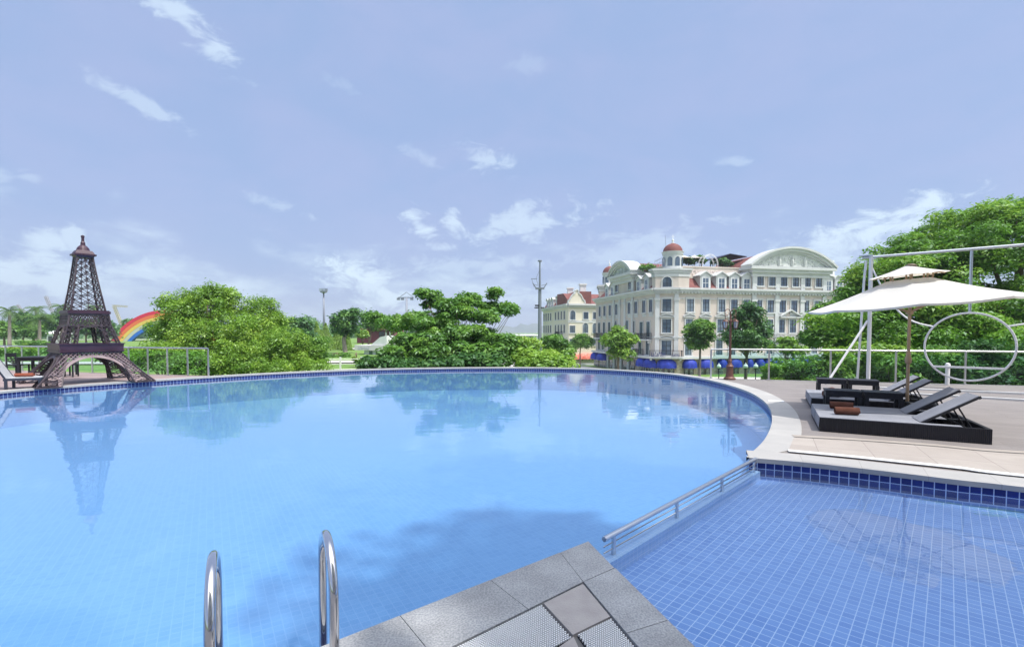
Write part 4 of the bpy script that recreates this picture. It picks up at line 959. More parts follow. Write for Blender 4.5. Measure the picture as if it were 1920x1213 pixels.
# left front
for px in (1125, 1134, 1144, 1156, 1180, 1192.6, 1207.5, 1220.6): window(FL, mbd, FL.at(px), 5.0, 1.25, 2.3, style=2)
for px in (1124, 1133, 1143, 1188): window(FL, mbd, FL.at(px), 1.4, 1.2, 2.2)
for px in (1155, 1176): window(FL, mbd, FL.at(px), .9, 1.3, 2.3, arch=True)
for px in (1203, 1216): window(FL, mbd, FL.at(px), .35, 1.3, 3.0)
for px in (1124, 1131, 1143, 1157, 1170, 1186): window(FL, mbd, FL.at(px), -2.3, 1.2, 2.3)
for px in (1201, 1215): window(FL, mbd, FL.at(px), -2.4, 1.25, 2.4)
balcony(FL, mbd, FL.at(1197.5), FL.at(1222), .30); balcony(FL, mbd, FL.at(1120), FL.at(1139), .30); balcony(FL, mbd, FL.at(1195), FL.at(1207), -2.58)
balcony(FC, mbd, -.9, FC.len + .6, -2.58, True, 1.3)
# lettering on the corner balcony
bal = FC
text('LaLaMon', bal, -.75, -2.54, 1.33, 1.15, M['sign_blue'], mbd, .04, 2.35, .35, 'script_sign')
text('A BISTRO', bal, 2.55, -2.52, 1.33, .55, M['sign_blue'], mbd, .04, 1.35, 0, 'bistro_sign')
# ground floor: shop fronts and awnings
def shop(f, a, w_, aw=True, mat=None, zb=-4.15, zt=-2.95):
    g = MB(); f.box(g, a - w_ / 2 + .25, a + w_ / 2 - .25, .02, .06, GZ + .3, zb + .5); so_ = g.build('shop_front', M['shop'], mbd)
    fr = MB(); n = max(2, int(w_ / .95)); x0, x1 = a - w_ / 2 + .25, a + w_ / 2 - .25
    for i in range(n):
        for (z0, h) in ((-5.35, .55), (-6.1, .55)):
            c = x0 + (x1 - x0) * (i + .5) / n; q = .22
            f.box(fr, c - q, c + q, .061, .085, z0, z0 + .05); f.box(fr, c - q, c + q, .061, .085, z0 + h, z0 + h + .05); f.box(fr, c - q, c - q + .05, .061, .085, z0 + .051, z0 + h - .001); f.box(fr, c + q - .05, c + q, .061, .085, z0 + .051, z0 + h - .001)
            f.box(fr, c - .09, c + .09, .061, .08, z0 + .15, z0 + h - .1)
    fr.build('door_panes', M['frame_white'], so_)
    if aw: awning(f, mbd, a, w_ + .3, zb, zt, mat or M['awning'])
shop(FC, cx, 3.2)
for px, wp in ((1292, 26), (1322, 28), (1352, 16), (1375, 30), (1402, 13), (1422, 16), (1443, 27), (1461, 11), (1484, 16), (1509, 26), (1529, 15)):
    a = FR.at(px); shop(FR, a, wp / FPX * FR.pt(a, 0).y)
for px, w_ in ((1222, 3.2), (1207, 3.2), (1131, 4.2), (1118.5, 3.4)): shop(FL, FL.at(px) , w_)
for px in (1147, 1160, 1173, 1186): shop(FL, FL.at(px), 2.6, False)
mb = MB()
for px in (1141, 1153, 1166, 1180): FL.box(mb, FL.at(px) - .35, FL.at(px) + .35, .01, .3, GZ, -3.4)
mb.build('shop_pier', M['trim'], mbd)
# mansard roofs
def mans(f, s0, s1, z0, z1, back, name='roof', h0=None):
    mb = MB(); mb.add([f.pt(s0, z0, -.1), f.pt(s1, z0, -.1), f.pt(s1, z1, -back), f.pt(s0, z1, -back), f.pt(s0, z0, -back - 4), f.pt(s1, z0, -back - 4), f.pt(s1, z1, -back - 4), f.pt(s0, z1, -back - 4)], [(0, 1, 2, 3), (3, 2, 6, 7), (1, 5, 6, 2), (0, 3, 7, 4)])
    return mb.build(name, M['roof'], mbd)
sP0, sP1 = FR.at(1408), FR.at(1548)
ZR = 11.05
mans(FR, .6, sP0 + .5, ZC + .951, ZR, 2.3); mans(FR, sP1 - .5, FR.len, ZC + .951, ZR, 2.3)
mans(FL, 0, FL.at(1152), ZC + .951, ZR, 2.0); mans(FL, FL.at(1188), FL.len - .6, ZC + .951, ZR, 2.0)
# parapet with relief lettering
pa0, pa1 = 1.7, sP0 + .3
mb = MB(); FR.box(mb, pa0, pa1, -2.9, -2.25, ZR, ZR + 1.75); FR.box(mb, pa0, pa1, -3.0, -2.02, ZR - .15, ZR + .22); FR.box(mb, pa0, pa1, -2.95, -2.15, ZR + 1.751, ZR + 2.0)
FL.box(mb, FL.at(1192), FL.len - 1.5, -2.9, -2.25, ZR, ZR + 1.75); FL.box(mb, FL.at(1192), FL.len - 1.5, -2.95, -2.1, ZR + 1.751, ZR + 2.0)
par = mb.build('parapet', M['cream'], mbd)
M['relief_letter'] = pbr('relief_letter', (.70, .60, .58), .8)
text('CHILL ROCK', FR, FR.at(1310), ZR + .38, -2.24, 1.35, M['relief_letter'], par, .07, FR.at(1366) - FR.at(1310), 0, 'relief_lettering')
# dormers
def dormer(f, a, arch=False):
    z0 = ZC + .96; mb = MB(); w_ = 2.0; h = 2.1
    f.box(mb, a - w_ / 2, a + w_ / 2, -2.6, -.25, z0, z0 + h); dm = mb.build('dormer', M['trim'], mbd)
    rf = MB(); n = 8; prev = None
    for i in range(n + 1):
        x = -1 + 2 * i / n; zz = (.75 * (1 - abs(x)) if not arch else .62 * math.sqrt(max(0, 1 - x * x))) ; p = (a + x * (w_ / 2 + .28), z0 + h + zz)
        if prev: rf.hexa([f.pt(*prev, .02), f.pt(*p, .02), f.pt(*p, -3), f.pt(*prev, -3), f.pt(prev[0], prev[1] + .16, .02), f.pt(p[0], p[1] + .16, .02), f.pt(p[0], p[1] + .16, -3), f.pt(prev[0], prev[1] + .16, -3)])
        prev = p
    fill = [f.pt(a - w_ / 2 - .2, z0 + h + .001, -.24), f.pt(a + w_ / 2 + .2, z0 + h + .001, -.24)] + [f.pt(a + (1 - 2 * i / n) * (w_ / 2 + .2), z0 + h + (.72 * (1 - abs(1 - 2 * i / n)) if not arch else .6 * math.sqrt(max(0, 1 - (1 - 2 * i / n) ** 2))), -.24) for i in range(n + 1)]
    rf.add(fill, [tuple(range(len(fill)))])
    rf.build('dormer_roof', M['trim'], dm)
    g = MB(); f.box(g, a - .55, a + .55, -.249, -.215, z0 + .15, z0 + 1.75); g.build('dormer_pane', M['pane'], dm)
    g = MB(); f.box(g, a - .03, a + .03, -.214, -.19, z0 + .15, z0 + 1.75); f.box(g, a - .55, a - .031, -.214, -.19, z0 + .9, z0 + .96); f.box(g, a + .031, a + .55, -.214, -.19, z0 + .9, z0 + .96)
    f.box(g, a - .75, a - .551, -.249, -.17, z0, z0 + 1.95); f.box(g, a + .551, a + .75, -.249, -.17, z0, z0 + 1.95)
    g.build('dormer_frame', M['frame_white'], dm)
for px in (1323, 1353, 1377, 1400): dormer(FR, FR.at(px))
for px in (1553, 1573.5, 1594): dormer(FR, FR.at(px), True)
for px in (1135, 1145.5, 1194, 1208.5): dormer(FL, FL.at(px))
# pavilions with segmental pediments
def pavilion(f, s0, s1, zt, rise, dep, wins, colw):
    z0 = ZC + .951; mb = MB(); f.box(mb, s0, s1, -dep, .02, z0, zt); mb.build('attic_wall', M['cream'], mbd)
    mb = MB(); f.box(mb, s0 - .2, s1 + .2, -dep - .1, .35, zt, zt + .7); f.box(mb, s0 - .5, s1 + .5, -dep - .3, .75, zt + .701, zt + 1.25); f.box(mb, s0 - 1.0, s1 + 1.0, -dep - .3, 1.15, zt + 1.251, zt + 1.75); mb.build('entablature', M['trim'], mbd)
    for a in colw:
        mb = MB(); f.box(mb, a - .42, a + .42, .021, .22, z0, zt); mb.build('pilaster', M['trim'], mbd)
    for a in wins: window(f, mbd, a, z0 + .65, 1.3, 1.75, nb=.021)
    # arched pediment
    c = (s0 + s1) / 2; hw = (s1 - s0) / 2 + 1.0; zb = zt + 1.751; n = 28
    Rr = (hw * hw + rise * rise) / (2 * rise); th0 = math.asin(hw / Rr)
    arc = lambda i, rr: (c + rr * math.sin(-th0 + 2 * th0 * i / n), zb - (Rr - rise) + rr * math.cos(-th0 + 2 * th0 * i / n))
    mb = MB()
    for (r0, r1, nf, nb_) in ((Rr, Rr + .35, 1.25, -1.5), (Rr - .42, Rr - .001, .95, -1.2), (Rr - .75, Rr - .421, .6, -1.0)):
        for i in range(n):
            a_, b_ = arc(i, r0), arc(i + 1, r0); a2, b2 = arc(i, r1), arc(i + 1, r1)
            if min(a_[1], b_[1]) < zb - .02: 
                a_ = (a_[0], max(a_[1], zb)); b_ = (b_[0], max(b_[1], zb)); a2 = (a2[0], max(a2[1], zb)); b2 = (b2[0], max(b2[1], zb))
            mb.hexa([f.pt(*a_, nf), f.pt(*b_, nf), f.pt(*b_, nb_), f.pt(*a_, nb_), f.pt(*a2, nf), f.pt(*b2, nf), f.pt(*b2, nb_), f.pt(*a2, nb_)])
    mb.build('arched_pediment', M['trim'], mbd)
    mb = MB(); pts = [f.pt(*p, .30) for p in [arc(i, Rr - .5) for i in range(n + 1)] if p[1] > zb]; mb.add(pts, [tuple(range(len(pts)))[::-1]])
    tym = mb.build('tympanum', M['relief'], mbd)
    rg = random.Random(5); rl = MB()
    for i in range(int(hw * 9)):
        x = rg.uniform(-.9, .9) * hw; top = math.sqrt(max(0, (Rr - .9) ** 2 - x * x)) - (Rr - rise)
        if top < .35: continue
        z = rg.uniform(.15, top - .1); s_ = rg.uniform(.10, .32); ph = rg.uniform(0, 3)
        rl.tube([f.pt(c + x + s_ * math.cos(ph + q), zb + z + s_ * .8 * math.sin(ph + q), .31) for q in (0, .7, 1.4, 2.1, 2.8, 3.5)], [.04, .09, .11, .10, .07, .03], 5)
    for x in (-hw * .3, hw * .3, 0):
        MB().tube([f.pt(c + x, zb + .2, .32), f.pt(c + x, zb + rise * .35, .36), f.pt(c + x + .1, zb + rise * .6, .34)], [.28, .34, .12], 6).build('relief_figure', M['relief'], tym)
    rl.build('relief_ornament', M['relief'], tym)
    # barrel roof behind
    mb = MB(); A = [f.pt(*p, -1.19) for p in [arc(i, Rr - .1) for i in range(n + 1)]]; B = [f.pt(*p, -dep - .2) for p in [arc(i, Rr - .1) for i in range(n + 1)]]; mb.ribbon(A, B); mb.add(B, [tuple(range(len(B)))])
    mb.build('vault_roof', M['roof'], mbd)
pavilion(FR, sP0, sP1, 11.25, 3.2, 13, [FR.at(p) for p in (1423, 1445, 1467, 1489, 1511, 1532)], [FR.at(p) for p in (1412, 1455, 1502, 1543)])
pavilion(FL, FL.at(1151), FL.at(1187), 11.0, 2.3, 9, [FL.at(1156.5), FL.at(1181)], [FL.at(1152), FL.at(1186)])
# domed turrets
def turret(cx_, cy_, plan, z0, z1, rd, zd, zt, fc=None):
    MB().slab(plan, z0, z1 - 1.4).build('turret_base', M['cream'], mbd)
    def grow(k): 
        c = Vector((sum(p[0] for p in plan) / len(plan), sum(p[1] for p in plan) / len(plan))); return [tuple(c + (Vector(p) - c) * k) for p in plan]
    MB().slab(grow(1.05), z1 - 1.399, z1 - .75).slab(grow(1.12), z1 - .749, z1 - .35).slab(grow(1.20), z1 - .349, z1).build('turret_cornice', M['trim'], mbd)
    h = zd - z1
    dr_ = MB().lathe([(rd * 1.12, z1), (rd * 1.12, z1 + .25), (rd, z1 + .3), (rd, zd - .5), (rd * 1.06, zd - .48), (rd * 1.10, zd - .1), (rd * 1.16, zd - .05), (rd * 1.16, zd)], (cx_, cy_, 0), 40).build('drum', M['trim'], mbd, True, angle=30)
    for k in range(8):
        th = R(-90 + 12) + k * math.pi / 4; u = Vector((math.cos(th), math.sin(th), 0)); v = Vector((-u.y, u.x, 0)); b = Vector((cx_, cy_, 0)) + u * rd
        pts = [(-.42, .55), (.42, .55), (.42, h * .55)] + [(.42 * math.cos(math.pi * i / 8), h * .55 + .42 * math.sin(math.pi * i / 8)) for i in range(1, 8)] + [(-.42, h * .55)]
        q = MB(); q.add([b + v * x + Vector((0, 0, z1 + z)) - u * (.03 if abs(x) > .3 else -.04) + u * .06 for x, z in pts], [tuple(range(len(pts)))]); q.build('drum_opening', M['pane'], dr_)
    MB().lathe([(rd * 1.02 * math.cos(math.pi / 2 * i / 10), zd + (zt - zd) * math.sin(math.pi / 2 * i / 10)) for i in range(10)] + [(.16, zt), (.16, zt + .02)], (cx_, cy_, 0), 32).build('dome', M['roof'], mbd, True, angle=40)
    MB().lathe([(.30, zt - .03), (.34, zt + .1), (.1, zt + .22), (.2, zt + .45), (.2, zt + .6), (.06, zt + .75), (.03, zt + 1.5), (.005, zt + 1.55)], (cx_, cy_, 0), 12).tube([(cx_ - .3, cy_, zt + 1.2), (cx_ + .3, cy_, zt + 1.2)], .03, 6).build('finial', M['white'], mbd, True)
fl, frr = FL, FR
pl = [xy(FL.pt(FL.len - 1.2, 0)), xy(FC.pt(.0, 0, .0)), xy(FC.pt(FC.len, 0)), xy(FR.pt(2.0, 0)), xy(FR.pt(2.0, 0, -4.4)), xy(FL.pt(FL.len - 1.2, 0, -4.8))]
tc_ = P(1261, 500, 86.5)
turret(tc_.x, 86.5, pl, ZC + .951, 12.3, 1.62, 15.35, 16.85)
window(FC, mbd, FC.len / 2, ZC + 1.1, 1.5, 1.0, arch=True)
t2 = P(1143, 525, 113.0)
pl2 = [xy(FL.pt(.1, 0, 0)), xy(FL.pt(4.2, 0, 0)), xy(FL.pt(4.2, 0, -4)), xy(FL.pt(.1, 0, -4))]
turret(t2.x, 113.0, [(t2.x - 2.6, 111.2), (t2.x + 2.0, 110.2), (t2.x + 2.6, 114.8), (t2.x - 2.0, 115.6)], ZC + .5, 12.0, 1.52, 14.9, 16.4)
# roof terrace: pergola, parasols, trellis, planting
pg = thing('roof_pergola', 'dark navy pergola canopy on the roof terrace beside the arched pediment', 'pergola', FR.pt(FR.at(1395), 12.9, -9))
ga, gb = FR.at(1372), FR.at(1425)
mbp = MB(); zz = 15.0
pts = [(ga, zz - .15), (ga + (gb - ga) * .55, zz + .85), (gb + 1, zz + .45)]
for (p, q) in zip(pts, pts[1:]): mbp.hexa([FR.pt(*p, -5), FR.pt(*q, -5), FR.pt(*q, -11), FR.pt(*p, -11), FR.pt(p[0], p[1] + .12, -5), FR.pt(q[0], q[1] + .12, -5), FR.pt(q[0], q[1] + .12, -11), FR.pt(p[0], p[1] + .12, -11)])
M['navy'] = pbr('navy_sheet', (.02, .025, .06), .5); mbp.build('canopy', M['navy'], pg)
for a in (ga + .9, (ga + gb) / 2, gb):
    for n_ in (-5.3, -10.6): q = MB(); FR.box(q, a, a + .14, n_ - .14, n_, 11, zz - .0); q.build('post', M['navy'], pg)
for i, px in enumerate((1315, 1344)):
    c = FR.pt(FR.at(px), 0, -7); o = thing('roof_parasol', ('white parasol on the roof terrace nearer the domed turret', 'white parasol on the roof terrace behind the wire trellis')[i], 'parasol', (c.x, c.y, 12.6), 0, 'white parasols on the roof terrace')
    mb = MB(); mb.lathe([(2.0, 15.05), (1.2, 15.35), (.1, 15.75), (.05, 15.8)], c, 8); mb.build('canopy', M['canvas'], o); MB().tube([(c.x, c.y, 11), (c.x, c.y, 15.05)], .05, 8).build('pole', M['white_steel'], o)
tr = thing('roof_trellis', 'pale wire arch trellis with climbing plants on the roof terrace', 'trellis', FR.pt(FR.at(1352), 12.9, -3.5))
mb = MB(); c = FR.at(1352)
for n_ in (-3.4, -4.6):
    for rr in (1.6, 1.45): mb.tube([FR.pt(c + rr * math.cos(math.pi * i / 16), 13.6 + rr * 1.15 * math.sin(math.pi * i / 16), n_) for i in range(17)], .035, 6)
for i in range(0, 17, 2): mb.tube([FR.pt(c + 1.6 * math.cos(math.pi * i / 16), 13.6 + 1.84 * math.sin(math.pi * i / 16), n_) for n_ in (-3.4, -4.6)], .03, 6)
for s_ in (-1.55, 1.55): mb.tube([FR.pt(c + s_, 11, -3.4), FR.pt(c + s_, 13.6, -3.4)], .04, 6)
mb.build('arch_frame', M['white_steel'], tr)
rr_ = thing('roof_railing', 'thin metal railing along the roof edge left of the domed turret', 'railing', FL.pt(FL.len - 3, 12.9, -3))
mb = MB()
for z in (13.6, 14.3, 15.0): mb.tube([FL.pt(FL.at(1196), z - .5, -3.2), FL.pt(FL.len - 1.2, z, -3.2)], .035, 6)
x = FL.at(1196)
while x < FL.len - 1.2: mb.tube([FL.pt(x, 12.9, -3.2), FL.pt(x, 14.8, -3.2)], .03, 6); x += .9
mb.build('rail_bars', M['satin_steel'], rr_)
tag(MB().tube([FL.pt(FL.len - 3.2, 12.5, -3.5), FL.pt(FL.len - 3.2, 18.6, -3.5)], .05, 6).build('antenna', M['satin_steel']), 'thin roof antenna just left of the domed corner turret', 'antenna')
q = FR.at(1600); ck = MB(); FR.box(ck, q - 1.1, q + 1.1, -8, -5.5, 8.5, 14.0); FR.box(ck, q - 1.3, q + 1.3, -8.2, -5.3, 14.001, 14.4); FR.box(ck, q - .9, q + .9, -7.8, -5.7, 14.401, 15.2); FR.box(ck, q - 1.05, q + 1.05, -7.95, -5.55, 15.201, 15.5)
ck.build('chimney', M['white'], mbd)
mb = MB(); FR.box(mb, sP1 + .2, FR.len, -7, -3.2, ZR, ZR + 1.2); mb.build('roof_housing', M['white'], mbd)
# ---------------------------------------------------------------- second building, yellow cream
E_, F_, G_ = (10.0, 160.0), (14.9, 131.0), (31.0, 136.5)
F1, F2 = Fac(E_, F_), Fac(F_, G_)
yb = thing('yellow_building', 'yellow cream building with maroon mansard and red awnings left of the domed building', 'building', (18, 140, -8.5))
mbd_, mbd = mbd, yb
MB().slab([E_, F_, G_, (29, 165), (14, 168)], -9, ZC).build('wall', M['yellow'], yb)
FS = [F1, F2]
course(FS, ZC, ZC + .5, .4).build('cornice', M['trim'], yb); course(FS, ZC + .501, ZC + .95, .8).build('cornice', M['trim'], yb)
course([F2], 4.0, 4.6, .12).build('string_course', M['trim'], yb)
mans(F1, .5, F1.len - .5, ZC + .951, 12.3, 2.4); mans(F2, .5, F2.len, ZC + .951, 12.0, 4.5)
for px, sty in ((1073.5, True), (1098, False), (1116, False)): window(F2, yb, F2.at(px), 4.95 if not sty else 4.75, 1.5, 1.9 if not sty else 1.7, arch=sty, style=1, mat=M['frame_white'])
for px, sty in ((1073, False), (1097.5, True), (1115.5, True)): window(F2, yb, F2.at(px), 1.3, 1.5, 1.9, arch=sty)
for px in (1072.5, 1097, 1114.5): window(F2, yb, F2.at(px), -2.0, 1.4, 1.7)
for z in (5.0, 1.3, -2.4):
    for px in (1020.5, 1024.5, 1028.5, 1033, 1042, 1047.5, 1053, 1058.5): window(F1, yb, F1.at(px), z, 1.3, 2.2)
balcony(F1, yb, F1.at(1046), F1.at(1055), .6)
# dutch gable and dormers
ga, gb = F2.at(1064), F2.at(1096); mb = MB(); prof = [(0, 0), (.04, .9), (.12, 1.0), (.18, 1.7), (.28, 2.4), (.38, 2.6), (.40, 3.3), (.5, 3.6)]; prof = prof + [(1 - x, z) for x, z in prof[::-1][1:]]
fp = [F2.pt(ga + (gb - ga) * x, ZC + .951 + z, .25) for x, z in prof]; bp_ = [F2.pt(ga + (gb - ga) * x, ZC + .951 + z, -.6) for x, z in prof]
mb.add(fp, [tuple(range(len(fp)))[::-1]]); mb.add(bp_, [tuple(range(len(bp_)))]); mb.ribbon(fp, bp_); mb.build('gable', M['yellow'], yb)
mb = MB(); 
for i in range(len(fp) - 1): mb.bar(fp[i] + Vector((0, 0, .1)), fp[i + 1] + Vector((0, 0, .1)), .45, .25)
mb.build('gable_coping', M['trim'], yb)
for px in (1025, 1029.5, 1034, 1043, 1048.5, 1054): dormer(F1, F1.at(px), True)
for px in (1038, 1059):
    c = F1.pt(F1.at(px), 0, -5); MB().box(c.x - .8, c.x + .8, c.y - .8, c.y + .8, 10, 14.2).box(c.x - 1, c.x + 1, c.y - 1, c.y + 1, 14.201, 14.6).build('chimney', M['white'], yb)
for px, w_ in ((1073, 3.4), (1095, 5.2), (1106, 4.2)): shop(F2, F2.at(px), w_, True, M['red_awning'], -5.3, -4.2)
tag(MB().box(16, 26, 122, 122.4, -9, -6.2).build('terrace_wall', M['white']), 'low white terrace wall in front of the yellow building', 'wall')
mbd = mbd_
# ---------------------------------------------------------------- unseen hotel behind the camera, blocks shaped to cast shade over the near water
M['hotel'] = pbr('hotel_plaster', (.55, .50, .45), .8, col2=(.60, .55, .50), scale=.3)
ht = thing('hotel_shade_block', 'unseen hotel block behind the near pool terrace, shaped to shade the water', 'building', (4, -14, -6))
MB().box(12.4, 16.0, -20, -3.2, -8, 31.5).build('wall', M['hotel'], ht); MB().box(16.001, 40.0, -20, -3.3, -8, 24).build('wall', M['hotel'], ht)
MB().box(0.0, 6.2, -20, -3.6, -8, 22.5).build('wing_wall', M['hotel'], ht)
MB().slab([(6.201, -20), (12.399, -20), (12.399, -3.5), (6.201, -3.5)], -8, 16).build('wing_wall', M['hotel'], ht)
MB().hexa([Vector(q) for q in ((10.6, -3.5, 16.001), (12.399, -3.5, 16.001), (12.399, -12, 16.001), (10.6, -12, 16.001), (12.2, -3.5, 27.5), (12.399, -3.5, 27.9), (12.399, -12, 27.9), (12.2, -12, 27.5))]).build('roof', M['roof'], ht)  # wedge added to slant the edge of the cast shadow
for x in (4, 7.5, 14, 18, 22, 26):
    for z in (1, 4.5, 8): MB().box(x - .8, x + .8, -3.65 if x < 11 else -3.25, -3.55 if x < 11 else -3.15, z, z + 2).build('window', M['pane'], ht)
# ================================================================== VEGETATION
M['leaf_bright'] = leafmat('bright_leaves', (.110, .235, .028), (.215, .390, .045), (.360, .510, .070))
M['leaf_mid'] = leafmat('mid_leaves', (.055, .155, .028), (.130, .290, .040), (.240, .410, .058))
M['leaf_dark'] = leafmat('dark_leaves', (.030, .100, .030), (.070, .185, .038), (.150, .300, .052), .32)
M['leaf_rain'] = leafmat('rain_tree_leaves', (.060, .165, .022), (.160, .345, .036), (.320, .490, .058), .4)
M['leaf_lime'] = leafmat('lime_leaves', (.120, .230, .030), (.210, .360, .045), (.330, .480, .065))
M['leaf_palm'] = leafmat('palm_fronds', (.060, .130, .030), (.110, .200, .045), (.180, .280, .070))
def leaf_mesh(name, Pn, Nn, size, mat, parent, shade, aspect=.5, seed=0):
    g = np.random.default_rng(seed); n = len(Pn)
    Nn = Nn / (np.linalg.norm(Nn, axis=1, keepdims=True) + 1e-9); r_ = g.normal(size=(n, 3)); Tn = np.cross(Nn, r_); Tn /= (np.linalg.norm(Tn, axis=1, keepdims=True) + 1e-9); Bn = np.cross(Nn, Tn)
    Ls = (size * (.5 + 1.25 * g.random(n) ** 2))[:, None]
    V = np.empty((n, 4, 3)); V[:, 0] = Pn - Tn * Ls * .5; V[:, 1] = Pn + Bn * Ls * aspect * .5 + Nn * Ls * .10; V[:, 2] = Pn + Tn * Ls * .5 - Nn * Ls * .12; V[:, 3] = Pn - Bn * Ls * aspect * .5 + Nn * Ls * .10
    if parent is not None:
        Mi = np.array(wmat(parent).inverted()); V = V @ Mi[:3, :3].T + Mi[:3, 3]
    me = bpy.data.meshes.new(name); me.vertices.add(4 * n); me.vertices.foreach_set('co', V.reshape(-1).astype(np.float32))
    me.loops.add(4 * n); me.loops.foreach_set('vertex_index', np.arange(4 * n, dtype=np.int32)); me.polygons.add(n)
    me.polygons.foreach_set('loop_start', np.arange(0, 4 * n, 4, dtype=np.int32)); me.polygons.foreach_set('loop_total', np.full(n, 4, dtype=np.int32))
    me.update(calc_edges=True); at = me.attributes.new('shade', 'FLOAT', 'FACE'); at.data.foreach_set('value', np.clip(shade, 0, 1).astype(np.float32))
    me.materials.append(mat); return link(name, me, parent)
def crown_pts(ells, nsub, nleaf, subr, seed, flat=.75, lower=-.4, spread=.95, updown=.8):
    """leaf clumps on and inside the given ellipsoids: [(centre, radii)]"""
    g = np.random.default_rng(seed); S = []
    vol = np.array([(e[1][0] * e[1][1] * e[1][2]) ** (2 / 3) for e in ells]); cnt = np.maximum(2, (nsub * vol / vol.sum()).astype(int))
    for (c, r), k in zip(ells, cnt):
        d = g.normal(size=(k * 4, 3)); d /= np.linalg.norm(d, axis=1, keepdims=True); d = d[d[:, 2] > lower][:k]
        S.append(np.array(c) + d * np.array(r) * (spread * (.62 + .42 * g.random((len(d), 1)))))
        k2 = max(1, k // 5); d2 = g.normal(size=(k2, 3)); d2 /= np.linalg.norm(d2, axis=1, keepdims=True); S.append(np.array(c) + d2 * np.array(r) * .55 * g.random((k2, 1)))
    S = np.concatenate(S); m = len(S); sr = subr * (.55 + .9 * g.random(m)); idx = g.choice(m, nleaf, p=sr ** 2 / (sr ** 2).sum())
    e = g.normal(size=(nleaf, 3)); e /= np.linalg.norm(e, axis=1, keepdims=True); e[:, 2] = np.abs(e[:, 2]) * np.where(g.random(nleaf) < .72, 1, -1)
    rad = ((.35 + .65 * g.random(nleaf) ** .6) * (1 + .45 * (g.random(nleaf) < .22) * g.random(nleaf)))[:, None]
    Pn = S[idx] + e * rad * sr[idx][:, None] * np.array([1, 1, flat]); Nn = e * .7 + np.array([0, 0, updown]) + g.normal(size=(nleaf, 3)) * .45
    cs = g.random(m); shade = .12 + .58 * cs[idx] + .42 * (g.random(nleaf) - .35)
    return Pn, Nn, shade, S
def tree(name, label, cat, base, trunk_h, ells, nsub, nleaf, subr, leaf, mat, seed, trunk_r=.12, bark='bark', aspect=.5, group=None, flat=.75, limbs=9, lower=-.4, updown=.8, spread=.95):
    base = Vector(base); o = thing(name, label, cat, base, 0, group); Pn, Nn, sh, S = crown_pts(ells, nsub, nleaf, subr, seed, flat, lower, spread, updown)
    leaf_mesh('crown', Pn, Nn, leaf, mat, o, sh, aspect, seed)
    rg = random.Random(seed); mb = MB(); top = base + Vector((0, 0, trunk_h)); C0 = sum((Vector(e[0]) for e in ells), Vector()) / len(ells); top.x += (C0.x - base.x) * .4; top.y += (C0.y - base.y) * .4
    mid = base.lerp(top, .5) + Vector((rg.uniform(-1, 1), rg.uniform(-1, 1), 0)) * trunk_r * 1.2
    mb.tube([base - Vector((0, 0, .3)), base + Vector((0, 0, .15)), mid, top], [trunk_r * 1.5, trunk_r * 1.15, trunk_r * .9, trunk_r * .7], 9)
    for k in range(limbs):
        q = Vector(S[rg.randrange(len(S))]); m_ = top.lerp(q, .5) + Vector((rg.uniform(-1, 1), rg.uniform(-1, 1), rg.uniform(-.2, .8))) * (q - top).length * .10
        mb.tube([top - Vector((0, 0, trunk_r)), m_, q], [trunk_r * .5, trunk_r * .3, trunk_r * .08], 6)
    mb.build('trunk', M[bark], o, True)
    return o
def E(px, py, rx, ry, d, rd=None):
    c = P(px, py, d); k = d / FPX; return (tuple(c), (rx * k, (rd or rx) * k, ry * k))
def gz(v): return hfun(v[0], v[1])
def base_at(px, d): v = P(px, 640, d); return (v.x, v.y, gz(v))
# --- bushy bright trees at the left, beyond the railing
tree('leafy_tree', 'tall bushy bright green tree rising highest behind the left glass railing', 'tree', base_at(395, 27), 2.2,
     [E(400, 580, 46, 34, 27), E(352, 608, 46, 36, 26.5), E(420, 640, 80, 52, 26), E(322, 642, 42, 32, 26), E(302, 618, 20, 14, 26.8), E(405, 558, 22, 16, 27), E(330, 572, 28, 14, 27.3), E(370, 565, 20, 14, 27), E(425, 568, 20, 22, 27.2), E(400, 549, 10, 9, 27), E(422, 553, 8, 8, 27.2), E(385, 556, 9, 9, 27), E(312, 572, 14, 10, 27.5), E(350, 562, 8, 10, 27)], 280, 52000, .36, .12, M['leaf_bright'], 11, .16, flat=1.05, spread=1.06, limbs=16, aspect=.46)
tree('leafy_tree', 'slimmer bright green tree right of the tallest bushy tree', 'tree', base_at(490, 28.5), 2.0,
     [E(485, 585, 26, 22, 28.5), E(500, 612, 36, 26, 28.2), E(480, 650, 55, 40, 27.5), E(478, 572, 14, 9, 28.5), E(515, 602, 18, 10, 28.5)], 130, 21000, .34, .12, M['leaf_bright'], 12, .13, flat=1.05, spread=1.06, limbs=10, aspect=.46)
tree('leafy_shrub', 'broad yellow green shrub spreading along the far pool edge', 'shrub', base_at(535, 25.5), .9,
     [E(530, 655, 55, 32, 25.5), E(480, 668, 60, 34, 25), E(565, 668, 35, 26, 25.5), E(440, 680, 60, 26, 24.5), E(500, 690, 70, 16, 24.2), E(565, 690, 40, 14, 24.6), E(420, 696, 40, 14, 23.8)], 230, 44000, .32, .11, M['leaf_bright'], 13, .08, flat=1.0, spread=1.06, limbs=10, aspect=.42)
tree('leafy_shrub', 'small grey green shrub at the right end of the bushy row beside the white fence', 'shrub', base_at(592, 26.5), .9,
     [E(590, 670, 24, 32, 26.5), E(598, 650, 14, 18, 26.5)], 40, 10000, .36, .11, M['leaf_mid'], 14, .06, limbs=6, aspect=.42)
